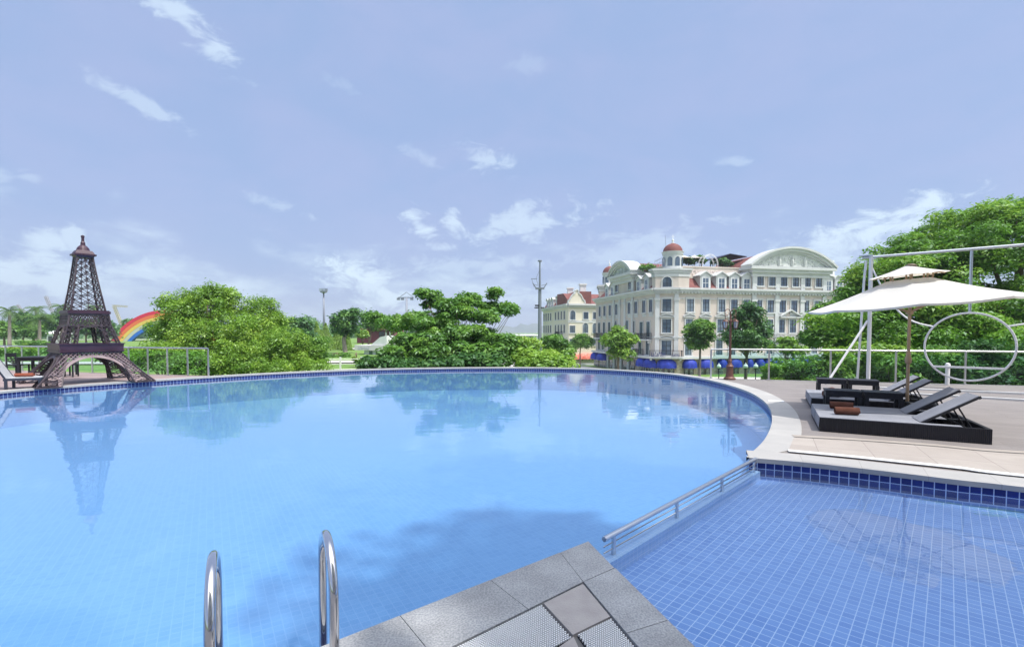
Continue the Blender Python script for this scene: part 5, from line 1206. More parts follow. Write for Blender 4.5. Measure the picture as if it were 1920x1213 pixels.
tree('leafy_shrub', 'low bright shrub filling the gap behind the left glass railing', 'shrub', base_at(300, 23.5), .6,
     [E(305, 676, 48, 28, 23.5), E(355, 688, 45, 24, 23), E(275, 672, 22, 20, 25)], 90, 22000, .38, .12, M['leaf_bright'], 15, .07, limbs=8, aspect=.42)
# --- layered tree in the middle
def pads(lst, d, rd=None): return [E(x, y, rx, ry, d + dd, rd or rx) for (x, y, rx, ry, dd) in lst]
tree('almond_tree', 'dark green tree with tiered spreading branches at the middle of the far pool edge', 'tree', base_at(866, 29), 2.6,
     pads([(805, 556, 18, 8, 0), (820, 572, 20, 12, .3), (850, 575, 28, 14, 0), (885, 568, 26, 14, .5), (918, 558, 13, 9, .2), (930, 582, 38, 9, 0), (960, 584, 16, 7, 0), (860, 590, 38, 12, -.3), (905, 598, 28, 10, -.5), (925, 544 + 8, 6, 6, 0)], 29), 70, 14000, .42, .21, M['leaf_mid'], 21, .085, 'bark', .46, flat=.6, limbs=22, lower=-.3, updown=.9, spread=1.05)
tree('almond_tree', 'broad low layered tree with dark shaded underside beneath the tiered crown', 'tree', base_at(845, 27), 1.6,
     pads([(780, 612, 42, 16, 1), (762, 648, 32, 16, 0), (800, 640, 50, 16, 0), (850, 625, 40, 14, .6), (900, 632, 50, 14, .4), (930, 645, 30, 14, 0), (780, 665, 60, 14, -.8), (870, 655, 60, 16, -.3), (920, 665, 40, 16, -.6), (745, 668, 22, 12, 0)], 27), 120, 30000, .46, .20, M['leaf_mid'], 22, .16, 'bark', .46, flat=.55, limbs=20, lower=-.3, updown=.9, spread=1.05)
tree('almond_tree', 'paler feathery tree rising behind the left side of the layered tree', 'tree', base_at(800, 34), 2.4,
     pads([(800, 600, 44, 16, 0), (760, 606, 36, 14, .5), (830, 606, 30, 14, 0), (730, 612, 26, 10, 1), (705, 602, 16, 14, 3)], 34), 60, 9000, .45, .22, M['leaf_mid'], 23, .12, 'bark', .4, flat=.6, limbs=14)
tree('leafy_shrub', 'dark low shrub at the pool edge left of the layered tree', 'shrub', base_at(730, 25), .5,
     [E(722, 684, 40, 14, 25), E(770, 686, 45, 12, 24.5), E(690, 688, 26, 9, 25)], 50, 8000, .32, .18, M['leaf_dark'], 24, .06, limbs=6)
tree('leafy_shrub', 'dark shady shrub at the pool edge directly below the layered tree', 'shrub', base_at(880, 25), .5,
     [E(850, 684, 60, 14, 25), E(910, 680, 50, 18, 25.5)], 50, 9000, .36, .20, M['leaf_dark'], 25, .07, limbs=6)
tree('leafy_shrub', 'bright green shrub at the far pool edge right of the layered tree', 'shrub', base_at(985, 27), .6,
     [E(975, 676, 34, 20, 27), E(1010, 682, 40, 14, 26), E(1045, 686, 36, 10, 25.5)], 60, 10000, .36, .18, M['leaf_bright'], 26, .07, limbs=8)
tree('leafy_tree', 'round bright tree left of the tall mast', 'tree', base_at(990, 44), 3,
     [E(988, 650, 24, 18, 44), E(968, 664, 22, 18, 44)], 40, 6500, .6, .26, M['leaf_bright'], 27, .12)
tree('leafy_tree', 'rounded deep green tree between the mast and the yellow building', 'tree', base_at(1043, 46), 3,
     [E(1043, 645, 18, 18, 46), E(1046, 664, 26, 22, 46), E(1035, 676, 22, 14, 46)], 46, 9000, .6, .26, M['leaf_mid'], 28, .12)
tree('leafy_shrub', 'light green bush below the rounded tree at the pool edge', 'shrub', base_at(1050, 34), 1, [E(1055, 682, 26, 10, 34), E(1025, 674, 22, 14, 36)], 30, 6000, .45, .2, M['leaf_bright'], 29, .08)
tree('street_tree', 'small dark street tree in front of the red awnings of the yellow building', 'tree', base_at(1088, 100), 6.5,
     [E(1082, 650, 9, 18, 100), E(1096, 645, 12, 10, 100), E(1092, 638, 8, 8, 100), E(1104, 640, 8, 6, 100)], 34, 3500, .9, .42, M['leaf_mid'], 31, .14)
tree('street_tree', 'loose bright street tree in front of the left wing of the domed building', 'tree', base_at(1160, 66), 6.2,
     [E(1158, 645, 24, 22, 66), E(1160, 628, 14, 14, 66), E(1178, 640, 16, 10, 66), E(1142, 640, 14, 7, 66), E(1165, 662, 20, 14, 66), E(1186, 636, 8, 4, 66)], 54, 6500, .75, .40, M['leaf_bright'], 32, .16, limbs=16)
tree('street_tree', 'round lollipop street tree with bare trunk right of the corner balcony', 'tree', base_at(1312, 62), 5.6,
     [E(1313, 626, 28, 26, 62), E(1310, 648, 20, 14, 62), E(1322, 614, 18, 14, 62)], 60, 9500, .62, .30, M['leaf_mid'], 33, .17, 'bark_grey')
tree('street_tree', 'tall dark dense street tree right of the brown lamp post', 'tree', base_at(1398, 56), 4.6,
     [E(1402, 595, 22, 26, 56), E(1396, 630, 34, 28, 56), E(1382, 645, 22, 16, 56), E(1428, 625, 16, 28, 56.5), E(1415, 648, 28, 12, 56)], 84, 14000, .75, .32, M['leaf_dark'], 34, .2, 'bark')
tree('street_tree', 'thin pale green young tree in front of the balustraded balcony', 'tree', base_at(1474, 50), 4.2,
     [E(1474, 644, 16, 11, 50), E(1470, 655, 22, 8, 50), E(1490, 660, 22, 7, 50)], 26, 2600, .5, .28, M['leaf_bright'], 35, .10)
tree('leafy_tree', 'deep green leafy tree at the left foot of the huge spreading tree', 'tree', base_at(1560, 40), 4,
     [E(1560, 600, 38, 34, 40), E(1545, 635, 32, 24, 40), E(1590, 640, 40, 34, 40), E(1600, 590, 36, 30, 40), E(1536, 632, 20, 18, 39.5)], 100, 19000, .62, .30, M['leaf_mid'], 36, .2)
# --- huge spreading tree at the right
tree('spreading_tree', 'huge spreading green tree towering over the parasol at the right', 'tree', base_at(1960, 34), 6.5,
     [E(1950, 480, 130, 95, 34), E(1840, 480, 120, 62, 33), E(1760, 500, 105, 55, 33), E(1690, 525, 95, 52, 33), E(1900, 420, 90, 40, 34), E(1720, 470, 66, 28, 33.5), E(1820, 425, 75, 28, 34), E(1650, 570, 80, 50, 32.5), E(1800, 570, 130, 62, 31.5), E(1930, 580, 120, 70, 31), E(2080, 480, 150, 110, 34), E(1745, 605, 110, 45, 31), E(1620, 610, 80, 45, 31.5), E(1700, 640, 90, 34, 30), E(1800, 640, 110, 40, 29.5), E(1920, 640, 110, 44, 29), E(1650, 540, 60, 40, 32.5)], 560, 185000, .92, .235, M['leaf_rain'], 41, .5, 'bark', .42, flat=.55, limbs=26, lower=-.25, updown=1.0)
hed = [(1470, 692, 40, 16, 20.5, 'leaf_bright', 'lime green low shrub behind the glass just right of the lamp post'), (1525, 690, 40, 22, 20, 'leaf_mid', 'denser green shrub behind the glass left of the slanted white brace'), (1565, 686, 30, 26, 19.5, 'leaf_bright', 'feathery bright shrub behind the glass at the foot of the slanted brace')]
for i, (px, py, rx, ry, d, mk, lb) in enumerate(hed):
    tree('garden_shrub', lb, 'shrub', (P(px, py, d).x, d, -3.2), .8, [E(px, py, rx, ry, d), E(px + rx * .5, py + 8, rx * .7, ry * .8, d + .6), E(px - rx * .5, py + 12, rx * .7, ry * .7, d + .3), E(px, py + 30, rx * 1.2, ry, d)], 56, 9000, .30, .13, M[mk], 50 + i, .06, limbs=6, aspect=.35)
hd2 = [(1640, 680, 52, 34, 20, 'leaf_bright', 'light green hedge shrub behind the glass below the double white posts'), (1740, 690, 60, 40, 19.5, 'leaf_mid', 'mid green hedge shrub behind the glass left of the ring swing'), (1840, 690, 60, 40, 19, 'leaf_dark', 'dark hedge shrub behind the glass under the ring swing'), (1935, 690, 60, 42, 18.5, 'leaf_dark', 'dark hedge shrub behind the glass at the right end of the railing')]
for i, (px, py, rx, ry, d, mk, lb) in enumerate(hd2):
    tree('garden_shrub', lb, 'shrub', (P(px, py, d).x, d, -3.2), .8, [E(px, py, rx, ry, d), E(px + rx * .6, py + 8, rx * .8, ry * .9, d + .8), E(px - rx * .6, py + 6, rx * .8, ry * .9, d + .5), E(px, py + 40, rx * 1.3, ry, d)], 60, 11000, .42, .17, M[mk], 60 + i, .07, limbs=6, aspect=.4)
# --- park beyond the left deck
def cone(label, px, ptop, pbot, d, hw, seed):
    b = P(px, pbot, d); h = (pbot - ptop) / FPX * d; g = np.random.default_rng(seed); n = 3600; o = thing('conical_shrub', label, 'topiary', (b.x, b.y, gz(b)), 0, 'clipped conical shrubs in the park')
    t = g.random(n) ** .75; t = 1 - t; th = g.random(n) * 6.283; r_ = hw / FPX * d * (1 - t) ** .8 * (.82 + .28 * g.random(n)); Pn = np.stack([b.x + r_ * np.cos(th), b.y + r_ * np.sin(th), b.z + t * h], 1)
    Nn = np.stack([np.cos(th), np.sin(th), np.full(n, .7)], 1) + g.normal(size=(n, 3)) * .4
    leaf_mesh('foliage', Pn, Nn, h * .085, M['leaf_lime'], o, .3 + .5 * g.random(n), .5, seed)
    MB().tube([(b.x, b.y, gz(b) - .2), (b.x, b.y, b.z + h * .7)], [.1, .03], 6).build('stem', M['bark'], o)
CN = [(594, 604, 648, 88, 11, 'leftmost pale conical shrub above the shrub row'), (611, 606, 646, 90, 11, 'conical shrub just left of the round-headed floodlight mast'), (602, 618, 656, 80, 12, 'wide conical shrub in front of the two leftmost cones'), (620, 628, 655, 76, 10, 'shorter conical shrub right of the wide one'), (634, 607, 650, 88, 12, 'tall conical shrub beneath the dark round-headed tree'), (640, 630, 655, 76, 8, 'narrow conical shrub left of the grey tree trunk'), (653, 624, 656, 77, 7, 'slim conical shrub right of the grey tree trunk')]
for i, (px, a, b, d, hw, lb) in enumerate(CN): cone(lb, px, a, b, d, hw, 70 + i)
tree('park_tree', 'dark rounded tree left of the conical shrubs', 'tree', base_at(556, 70), 2.5, [E(555, 618, 26, 22, 70), E(562, 632, 22, 16, 70), E(545, 612, 16, 14, 70)], 60, 8000, .9, .42, M['leaf_dark'], 81, .2)
tree('park_tree', 'dark tree with a tall pale trunk standing among the conical shrubs', 'tree', base_at(647, 66), 3.6, [E(650, 605, 22, 20, 66), E(640, 615, 18, 14, 66), E(658, 622, 16, 12, 66), E(660, 590, 10, 9, 66)], 50, 6000, .8, .40, M['leaf_dark'], 82, .28, 'bark_grey')
tree('park_tree', 'loose pale tree in front of the maroon hall', 'tree', base_at(690, 95), 3, [E(692, 598, 14, 14, 95), E(700, 612, 18, 10, 95), E(720, 606, 16, 12, 95)], 40, 3500, 1.1, .5, M['leaf_mid'], 83, .2)
tree('park_tree', 'tiny park sapling on the lawn right of the white fence', 'tree', base_at(667, 40), 1.2, [E(667, 676, 9, 6, 40), E(672, 682, 8, 5, 40)], 14, 700, .2, .16, M['leaf_lime'], 84, .05)
tree('park_shrub', 'low round bush in front of the maroon hall', 'shrub', base_at(680, 92), .6, [E(680, 628, 9, 7, 92)], 20, 1500, .6, .4, M['leaf_bright'], 85, .08)
tree('park_shrub', 'low clipped hedge behind the white park fence', 'hedge', base_at(632, 56), .5, [E(618, 672, 18, 7, 56), E(645, 672, 18, 7, 56)], 40, 3000, .4, .25, M['leaf_mid'], 86, .06)
LT = [(45, 606, 22, 16, 105, 'leaf_dark', 'dark park tree between the two left palms'), (102, 606, 18, 16, 110, 'leaf_dark', 'dark park tree just left of the iron tower shaft'), (8, 618, 18, 14, 100, 'leaf_mid', 'bright clipped park tree at the left picture edge'), (62, 622, 10, 9, 100, 'leaf_mid', 'small round park tree beneath the two left palms'), (162, 612, 14, 14, 120, 'leaf_mid', 'pale park tree seen through the middle of the iron tower'), (200, 618, 16, 12, 120, 'leaf_dark', 'dark park tree between the iron tower and the rainbow arch'), (248, 612, 16, 12, 170, 'leaf_mid', 'green park tree under the rainbow arch')]
for i, (px, py, rx, ry, d, mk, lb) in enumerate(LT):
    tree('park_tree', lb, 'tree', base_at(px, d), 2.2, [E(px, py, rx, ry, d), E(px - rx * .5, py + ry * .4, rx * .7, ry * .6, d), E(px + rx * .5, py + ry * .5, rx * .7, ry * .6, d)], 44, 3600, 1.1, .55, M[mk], 90 + i, .2)
HD = [(25, 662, 34, 8, 40, 'leaf_lime', 'bright yellow green bush behind the railing at far left'), (70, 658, 34, 5, 52, 'leaf_mid', 'long clipped hedge beyond the railing at far left'), (60, 644, 26, 4, 82, 'leaf_mid', 'distant clipped hedge between the palm trunks'), (230, 668, 40, 14, 30, 'leaf_bright', 'bright shrub behind the right foot of the iron tower')]
for i, (px, py, rx, ry, d, mk, lb) in enumerate(HD):
    tree('park_shrub', lb, 'shrub', base_at(px, d), .3, [E(px - rx * .5, py, rx * .6, ry, d), E(px + rx * .5, py, rx * .6, ry, d)], 60, 5000, .35, .22, M[mk], 110 + i, .06)
def palm(label, px, ptop, pbase, d, seed, nf=26, fl=2.6):
    b = P(px, pbase, d); t = P(px, ptop, d); z0 = gz(b); o = thing('palm_tree', label, 'palm', (b.x, b.y, z0), 0, 'palms in the park')
    rg = random.Random(seed); MB().tube([(b.x, b.y, z0 - .3), (b.x, b.y, z0 + 1), (b.x + .1, b.y, (z0 + t.z) / 2), (t.x, t.y, t.z)], [.42, .30, .26, .22], 9).build('trunk', M['bark_grey'], o, True)
    mb = MB()
    for k in range(nf):
        a = k * 2.4 + rg.uniform(-.2, .2); el0 = rg.uniform(-.3, 1.25); L_ = fl * rg.uniform(.8, 1.1); prev = None; p = Vector((t.x, t.y, t.z)); e = el0; n = 9
        for i in range(n):
            d_ = Vector((math.cos(a) * math.cos(e), math.sin(a) * math.cos(e), math.sin(e))); q = p + d_ * L_ / n; s_ = d_.cross(Vector((0, 0, 1))).normalized(); e -= .22
            if i > 0:
                wl_ = .55 * math.sin(math.pi * (i + .6) / (n + .6)) + .1
                for sg in (-1, 1):
                    for h in (0, .5):
                        b0 = p.lerp(q, h); tip = b0 + s_ * sg * wl_ + d_ * .25 - Vector((0, 0, wl_ * .35)); mb.add([b0, b0 + d_ * .09, tip], [(0, 1, 2)])
            mb.add([p - Vector((0, 0, .02)), p + Vector((0, 0, .02)), q + Vector((0, 0, .02)), q - Vector((0, 0, .02))], [(0, 1, 2, 3)]); p = q
    f = mb.build('fronds', M['leaf_palm'], o); at = f.data.attributes.new('shade', 'FLOAT', 'FACE'); rg2 = np.random.default_rng(seed); at.data.foreach_set('value', (.2 + .6 * rg2.random(len(f.data.polygons))).astype(np.float32))
palm('leftmost palm with a thick straight trunk', 18, 586, 648, 95, 1, 30, 3.0)
palm('palm with drooping fronds between the crane and the leftmost palm', 74, 600, 655, 88, 2, 34, 3.2)
palm('taller palm directly behind the drooping one', 68, 582, 648, 112, 3, 28, 2.8)
palm('palm crown just left of the iron tower shaft', 116, 577, 648, 105, 4, 28, 2.4)
palm('palm seen through the lower shaft of the iron tower', 178, 578, 648, 110, 5, 26, 2.4)
# far wood
g = np.random.default_rng(5); n = 60000; a = g.random(n); pxs = -150 + a * 1400; dd = 270 + 60 * g.random(n); top = 612 + 8 * (pxs > 880) + 6 * np.sin(pxs * .031) + 4 * np.sin(pxs * .083 + 1) - 6 * ((pxs > 560) & (pxs < 720)) - 4 * (pxs < 260)
k = (pxs - CXP) / FPX; hh = (HYP - top) / FPX * dd + EYE + g.normal(size=n) * 1.2; zz = -5 + (hh + 5) * np.sqrt(g.random(n)); keep = (pxs < 880) & (np.sin(pxs * .11) + np.sin(pxs * .047 + 2) + 2.2 * g.random(n) > .0)
Pn = np.stack([k * dd, dd, zz], 1)[keep]; Nn = np.stack([g.normal(size=n) * .5, np.full(n, -.6), np.full(n, .8)], 1)[keep] + g.normal(size=(keep.sum(), 3)) * .4
fw = leaf_mesh('far_wood', Pn, Nn, 1.5, M['leaf_dark'], None, (.3 + .4 * np.sin(pxs * .2) ** 2 + .3 * (g.random(n) - .5))[keep], .6, 6); tag(fw, 'distant dark line of trees along the horizon', 'wood', kind='stuff')
# roof terrace planting
for i, (px, py, rx, ry, mk, lb) in enumerate([(1269, 486, 8, 10, 'leaf_mid', 'leafy roof terrace plant beside the domed turret'), (1290, 490, 12, 6, 'leaf_dark', 'dark roof terrace bush right of the domed turret'), (1312, 488, 10, 7, 'leaf_dark', 'dark roof terrace bush above the relief lettering'), (1352, 492, 18, 5, 'leaf_dark', 'roof terrace planting under the wire trellis'), (1215, 502, 14, 5, 'leaf_mid', 'grey green roof planting left of the domed turret')]):
    d = 92.0; tree('roof_plant', lb, 'plant', tuple(P(px, 500, d)), .8, [E(px, py, rx, ry, d), E(px + rx * .5, py + 3, rx * .6, ry * .7, d)], 24, 1500, .45, .35, M[mk], 130 + i, .05, limbs=5)
# ================================================================== DISTANT OBJECTS
M['grey_metal'] = pbr('grey_mast_metal', (.22, .24, .29), .5, .4)
def pole_tube(mb, a, b, r): return mb.tube([a, b], r, 8)
# tall mast
d = 70.0; b = P(1012, 660, d); zb = gz(b); zt = P(1014, 491, d).z; zm = P(1014, 541, d).z
ms = thing('light_mast', 'tall grey lighting mast with a bow shaped platform and thin top spar', 'mast', (b.x, b.y, zb))
MB().tube([(b.x, b.y, zb), (b.x, b.y, zm)], [.34, .22], 12).tube([(b.x, b.y, zm), (b.x, b.y, zt)], [.17, .10], 10).lathe([(.1, zt), (.3, zt + .02), (.3, zt + .2), (.1, zt + .25)], (b.x, b.y, 0), 10).build('pole', M['grey_metal'], ms, True, angle=40)
mb = MB().box(b.x - .62, b.x + .62, b.y - .4, b.y + .4, zm - .1, zm + .12)
for s_ in (-1, 1): mb.bar((b.x + s_ * .5, b.y, zm), (b.x + s_ * 1.0, b.y, zm + .75), .13).bar((b.x + s_ * .2, b.y, zm + .4), (b.x + s_ * .9, b.y, zm + .6), .06)
mb.build('platform', M['grey_metal'], ms)
mb = MB(); sx = b.x - 1.15
mb.bar((sx - .1, b.y, zm + 1.35), (sx + .75, b.y, zm + 1.35), .09).bar((sx, b.y, zm + 1.35), (sx + .3, b.y, zm + .3), .05).bar((sx + .65, b.y, zm + 1.35), (sx + .9, b.y, zm + .5), .05).tube([(sx + .6, b.y, zm + 1.35), (b.x, b.y, zt - 1.0)], .025, 5).bar((sx + .3, b.y, zm + .3), (b.x - .3, b.y, zm + .05), .06); mb.build('side_cradle', M['grey_metal'], ms)
zf = P(1014, 577, d).z; MB().bar((b.x - .75, b.y, zf), (b.x + .6, b.y, zf), .4, .16).bar((b.x - .7, b.y - .2, zf + .3), (b.x - .1, b.y - .2, zf + .3), .3, .2).build('floodlight_bar', M['iron'], ms)
for px, pt, d, lb, kind in ((608, 548, 95, 'thin park floodlight mast with a round cluster of lamps', 0), (763, 558, 85, 'park floodlight mast with a flat cross arm of lamps', 1)):
    b = P(px, 640, d); zb = gz(b); zt = P(px, pt, d).z; o = thing('floodlight_mast', lb, 'mast', (b.x, b.y, zb), 0, 'park floodlight masts')
    MB().tube([(b.x, b.y, zb), (b.x, b.y, zt)], [.26, .14], 10).build('pole', M['grey_metal'], o, True)
    if kind == 0:
        mb = MB().lathe([(.15, zt - .2), (.65, zt), (.65, zt + .15), (.2, zt + .2)], (b.x, b.y, 0), 12); mb.build('lamp_ring', M['grey_metal'], o)
        for k in range(6): a = k * math.pi / 3; c = Vector((b.x + .6 * math.cos(a), b.y + .6 * math.sin(a), zt + .45)); MB().box(-.22, .22, -.14, .14, -.25, .25, Matrix.Translation(c)).build('lamp_head', M['satin_steel'], o)
    else:
        MB().bar((b.x - 1.5, b.y, zt), (b.x + 1.2, b.y, zt), .16, .14).bar((b.x - 1.3, b.y, zt), (b.x, b.y, zt + .9), .07).bar((b.x + 1.2, b.y, zt), (b.x, b.y, zt + .9), .07).build('cross_arm', M['grey_metal'], o)
        for x in (-1.4, -.7, .9): MB().box(b.x + x - .25, b.x + x + .25, b.y - .2, b.y + .2, zt - .42, zt - .08).build('lamp_head', M['grey_metal'], o)
# cranes
M['crane'] = pbr('crane_paint', (.30, .28, .30), .6); M['crane_y'] = pbr('crane_yellow', (.45, .40, .22), .6)
def lattice(mb, a, b, w_, n):
    a, b = Vector(a), Vector(b); d = (b - a).normalized(); u = d.cross(Vector((0, 1, 0))).normalized() * w_; v = Vector((0, w_, 0)); off_ = [u + v, u - v, -u - v, -u + v]
    for i in range(n):
        p, q = a.lerp(b, i / n), a.lerp(b, (i + 1) / n)
        for j in range(4): mb.bar(p + off_[j], q + off_[j], w_ * .35).bar(p + off_[j], q + off_[(j + 1) % 4], w_ * .22).bar(q + off_[j], q + off_[(j + 1) % 4], w_ * .22)
    return mb
d = 420
for lb, segs, mk in (('luffing crane jib leaning left beyond the palms', [((108, 606), (86, 556))], 'crane'), ('smaller distant crane with a crooked jib behind the leftmost palm', [((52, 612), (46, 588)), ((46, 588), (33, 572))], 'crane'), ('horizontal jib tower crane right of the iron tower', [((229, 612), (214, 574)), ((211, 573), (238, 575))], 'crane_y')):
    p0 = P(*segs[0][0], d); o = thing('crane', lb, 'crane', (p0.x, p0.y, -4), 0, 'distant cranes')
    for i, (a, b) in enumerate(segs): lattice(MB(), P(*a, d), P(*b, d), .8 if i == 0 else .65, 8).build('mast' if (len(segs) > 1 and i == 0) else 'jib', M[mk], o)
    MB().box(p0.x - 2, p0.x + 2, d - 2, d + 2, -4, p0.z + 1).build('base', M[mk], o)
# rainbow arch
d = 165.0; c = P(312, 700, d); o = thing('rainbow_arch', 'giant rainbow striped arch rising behind the bushy trees', 'arch', (c.x, c.y, gz(c)))
ax, az_ = 119 / FPX * d, P(310, 581.5, d).z - c.z
for i, (nm, col) in enumerate((('red_band', (.62, .02, .06)), ('orange_band', (.75, .16, .05)), ('yellow_band', (.72, .50, .10)), ('pale_band', (.50, .52, .42)), ('blue_band', (.02, .14, .55)))):
    th = .052; r0, r1 = 1 - th * i, 1 - th * (i + .94); mb = MB(); n = 48
    for q in range(n):
        f_ = lambda t, r_: (c.x + ax * r_ * math.cos(t), c.y, c.z + az_ * r_ * math.sin(t)); t0_, t1_ = math.pi * q / n, math.pi * (q + 1) / n
        A, B, C2, D2 = f_(t0_, r1), f_(t1_, r1), f_(t1_, r0), f_(t0_, r0); y = Vector((0, 1.2, 0))
        mb.hexa([A, Vector(A) + y, Vector(B) + y, B, D2, Vector(D2) + y, Vector(C2) + y, C2])
    mb.build(nm, pbr(nm, col, .55), o)
# maroon hall, white kiosk, small park buildings
M['maroon'] = pbr('maroon_cladding', (.16, .035, .055), .7, col2=(.20, .05, .07), scale=.4)
p = P(705, 628, 130); zb = gz(p); o = thing('maroon_hall', 'low maroon hall with a dark doorway behind the white kiosk', 'building', (p.x, p.y, zb))
MB().slab([(p.x - 5, 130), (p.x + 5, 129), (p.x + 5.5, 138), (p.x - 5.5, 138)], zb, P(705, 618, 130).z).build('wall', M['maroon'], o)
MB().box(p.x + 1.0, p.x + 2.4, 129.2, 129.38, P(0, 634, 130).z, P(0, 622, 130).z).build('doorway', M['shop'], o)
for x in (2.8, 3.8): MB().box(p.x + x, p.x + x + .3, 128.6, 128.95, zb, P(0, 619, 130).z).build('column', M['white'], o)
MB().hexa([Vector(v) for v in ((p.x - 5.4, 128.5, P(0, 618, 130).z), (p.x + 5.4, 127.5, P(0, 618, 130).z), (p.x + 5.4, 138.5, P(0, 618, 130).z), (p.x - 5.4, 138.5, P(0, 618, 130).z), (p.x - 4.6, 129, P(0, 616, 130).z), (p.x + 4.6, 128, P(0, 616, 130).z), (p.x + 4.6, 138, P(0, 616, 130).z), (p.x - 4.6, 138, P(0, 616, 130).z))]).build('roof', M['roof'], o)
d = 62.0; p = P(700, 665, d); zb = gz(p); k = d / FPX; f = Fac((p.x - 20 * k, d + .6), (p.x + 22 * k, d - .6))
o = thing('white_kiosk', 'low white park kiosk with a lettered fascia and two dark windows', 'building', (p.x, p.y, zb))
zt = P(0, 657, d).z; ztt = P(0, 647, d).z; mb = MB(); f.box(mb, 0, f.len, -3, 0, zb, zt); mb.build('wall', M['white'], o)
mb = MB(); f.box(mb, -1.2, f.len + .6, -3.2, .35, zt, ztt); mb.build('fascia', pbr('pale_lilac_render', (.66, .62, .64), .8), o)
mb = MB(); mb.hexa([f.pt(1.2, ztt, .2), f.pt(f.len + .6, ztt, .2), f.pt(f.len + .6, ztt, -3), f.pt(1.2, ztt, -3), f.pt(f.len - .4, ztt + 1.0, .2), f.pt(f.len + .6, ztt + 1.2, .2), f.pt(f.len + .6, ztt + 1.2, -3), f.pt(f.len - .4, ztt + 1.0, -3)]); mb.build('parapet', M['white'], o)
for a, w_ in ((1.05, .52), (2.1, .95)): mb = MB(); f.box(mb, a - .26 + .0, a - .26 + w_, .01, .05, P(0, 674, d).z, zt - .05); mb.build('window', M['pane'], o)
text('SOMAE', f, -.6, zt + .13, .36, .5, pbr('faded_lettering', (.45, .46, .52), .8), o, .02, 1.7, 0, 'lettering')
for i, (px, py, wd_, ht_, d, lb) in enumerate(((94, 626, 14, 10, 130, 'small white park pavilion left of the iron tower'), (985, 629, 60, 3.5, 330, 'long low white roofed shed on the far plain'))):
    p = P(px, py, d); zb = gz(p); k = d / FPX; o = thing('park_pavilion' if i == 0 else 'white_shed', lb, 'building', (p.x, p.y, zb))
    MB().box(p.x - wd_ * k / 2, p.x + wd_ * k / 2, d, d + 5, zb, p.z).build('wall', M['white'], o)
    mb = MB(); w2 = wd_ * k / 2 + .5; mb.hexa([Vector(v) for v in ((p.x - w2, d - .5, p.z), (p.x + w2, d - .5, p.z), (p.x + w2, d + 5.5, p.z), (p.x - w2, d + 5.5, p.z), (p.x - w2 * .6, d + 2, p.z + ht_ * k * .6), (p.x + w2 * .6, d + 2, p.z + ht_ * k * .6), (p.x + w2 * .6, d + 3, p.z + ht_ * k * .6), (p.x - w2 * .6, d + 3, p.z + ht_ * k * .6))]); mb.build('roof', M['white'], o)
    MB().box(p.x - wd_ * k / 4, p.x + wd_ * k / 4, d - .06, d - .01, zb, p.z - .6).build('opening', M['shop'], o)
# white park fence
fa, fb = P(596, 690, 34), P(700, 686, 35); o = thing('park_fence', 'white post and rail fence on the lawn beyond the far pool edge', 'fence', (fa.x, fa.y, gz(fa)))
for q in (.25, .6, .95): MB().tube([(fa.x, fa.y, gz(fa) + q), (fb.x, fb.y, gz(fb) + q)], .022, 6).build('rail', M['white_steel'], o)
for t in (0, .4, .78, 1.0):
    v = fa.lerp(fb, t); MB().box(v.x - .05, v.x + .05, v.y - .05, v.y + .05, gz(v) - .2, gz(v) + 1.1).build('post', M['white_steel'], o)
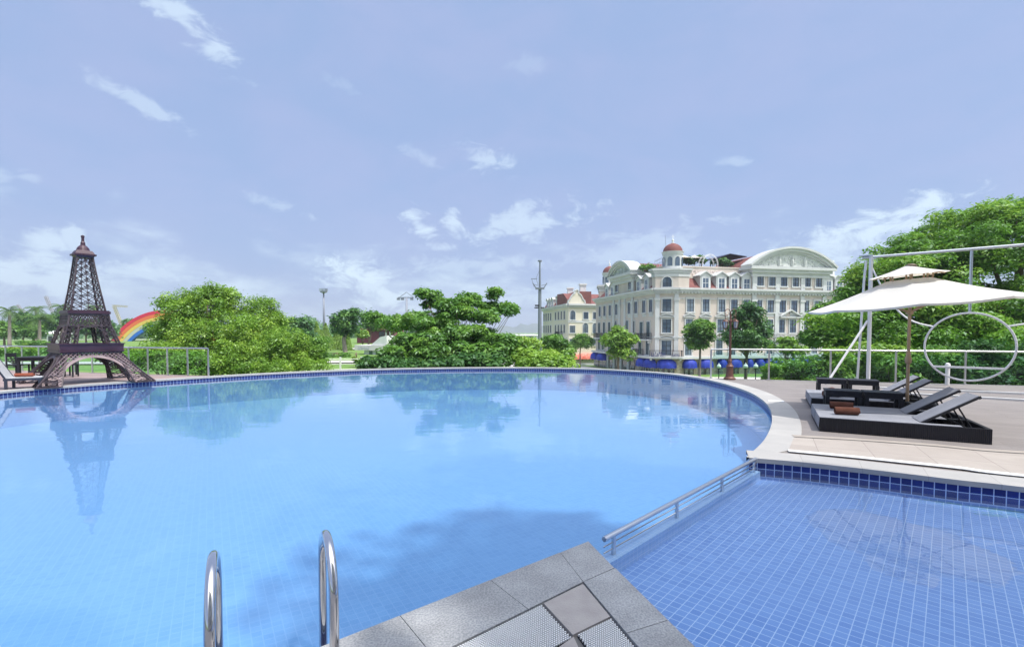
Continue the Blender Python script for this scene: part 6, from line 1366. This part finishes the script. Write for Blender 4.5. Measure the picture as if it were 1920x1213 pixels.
# globe lamps in the street
for px, lb in ((1398, 'white globe street lamp left of the pair seen through the glass'), (1417, 'white globe street lamp right of the pair seen through the glass'), (1348, 'white globe street lamp beside the lamp post base seen through the glass')):
    d = 48.0 if px != 1348 else 52; p = P(px, 687, d); zb = gz(p); o = thing('globe_lamp', lb, 'street lamp', (p.x, p.y, zb), 0, 'globe street lamps')
    MB().tube([(p.x, p.y, zb), (p.x, p.y, p.z - .25)], [.07, .045], 8).lathe([(.14, p.z - .28), (.16, p.z - .2), (.1, p.z - .18)], (p.x, p.y, 0), 10).build('pole', M['iron'], o)
    MB().lathe([(.02, -.22)] + [(.22 * math.cos(a_), .22 * math.sin(a_)) for a_ in [R(-80 + 16 * i) for i in range(11)]] + [(.02, .22)], (p.x, p.y, p.z), 14).lathe([(.08, .21), (.10, .24), (.02, .34)], (p.x, p.y, p.z), 10).build('globe', M['white_plastic'], o, True)
b = P(1777, 685, 15.0); tag(MB().lathe([(.055, -.012), (.055, .5), (.05, .52), (.075, .53), (.075, .58), (.055, .64), (.02, .66)], (b.x, b.y, 0), 16).build('bollard_lamp', M['white_plastic'], None, True, angle=35), 'short white bollard lamp in front of the glass under the ring swing', 'bollard')
for i, (x0, x1, zt_) in enumerate(((12.2, 16, 31.5), (16, 34, 24), (0, 6.2, 22.5), (6.2, 10.5, 16))):  # unseen leaf crowns added on the hotel roofs to blur the shadow edge
    xs_ = np.arange(x0 + .8, x1, 2.2); tree('roof_shade_leaves', ('added leaf crowns on the highest hotel roof that soften its shadow', 'added leaf crowns along the long right hotel roof that soften its shadow', 'added leaf crowns on the left hotel wing that soften its shadow', 'added leaf crowns on the low middle hotel roof that soften its shadow')[i], 'hedge', ((x0 + x1) / 2, -5, zt_), .6,
         [((x, -5 - .8 * ((j * 7) % 3), zt_ + .6 + .9 * ((j * 5) % 3)), (2.0, 1.8, 2.0)) for j, x in enumerate(xs_)], 18 * len(xs_), 900 * len(xs_), .9, .5, M['leaf_mid'], 150 + i, .1)
# ================================================================== AIR
mb = MB().box(-3300, 3300, -300, 3300, -11, 82)
hz = newmat('haze_air'); v = hz[1].nodes.new('ShaderNodeVolumePrincipled'); v.inputs['Color'].default_value = (.80, .88, 1, 1); v.inputs['Density'].default_value = .00042; v.inputs['Anisotropy'].default_value = .2
hz[1].links.new(v.outputs[0], hz[2].inputs['Volume'])
ho = mb.build('haze', hz[0]); ho['kind'] = 'stuff'; ho['label'] = 'thin pale blue haze over the whole view'; ho['category'] = 'haze'
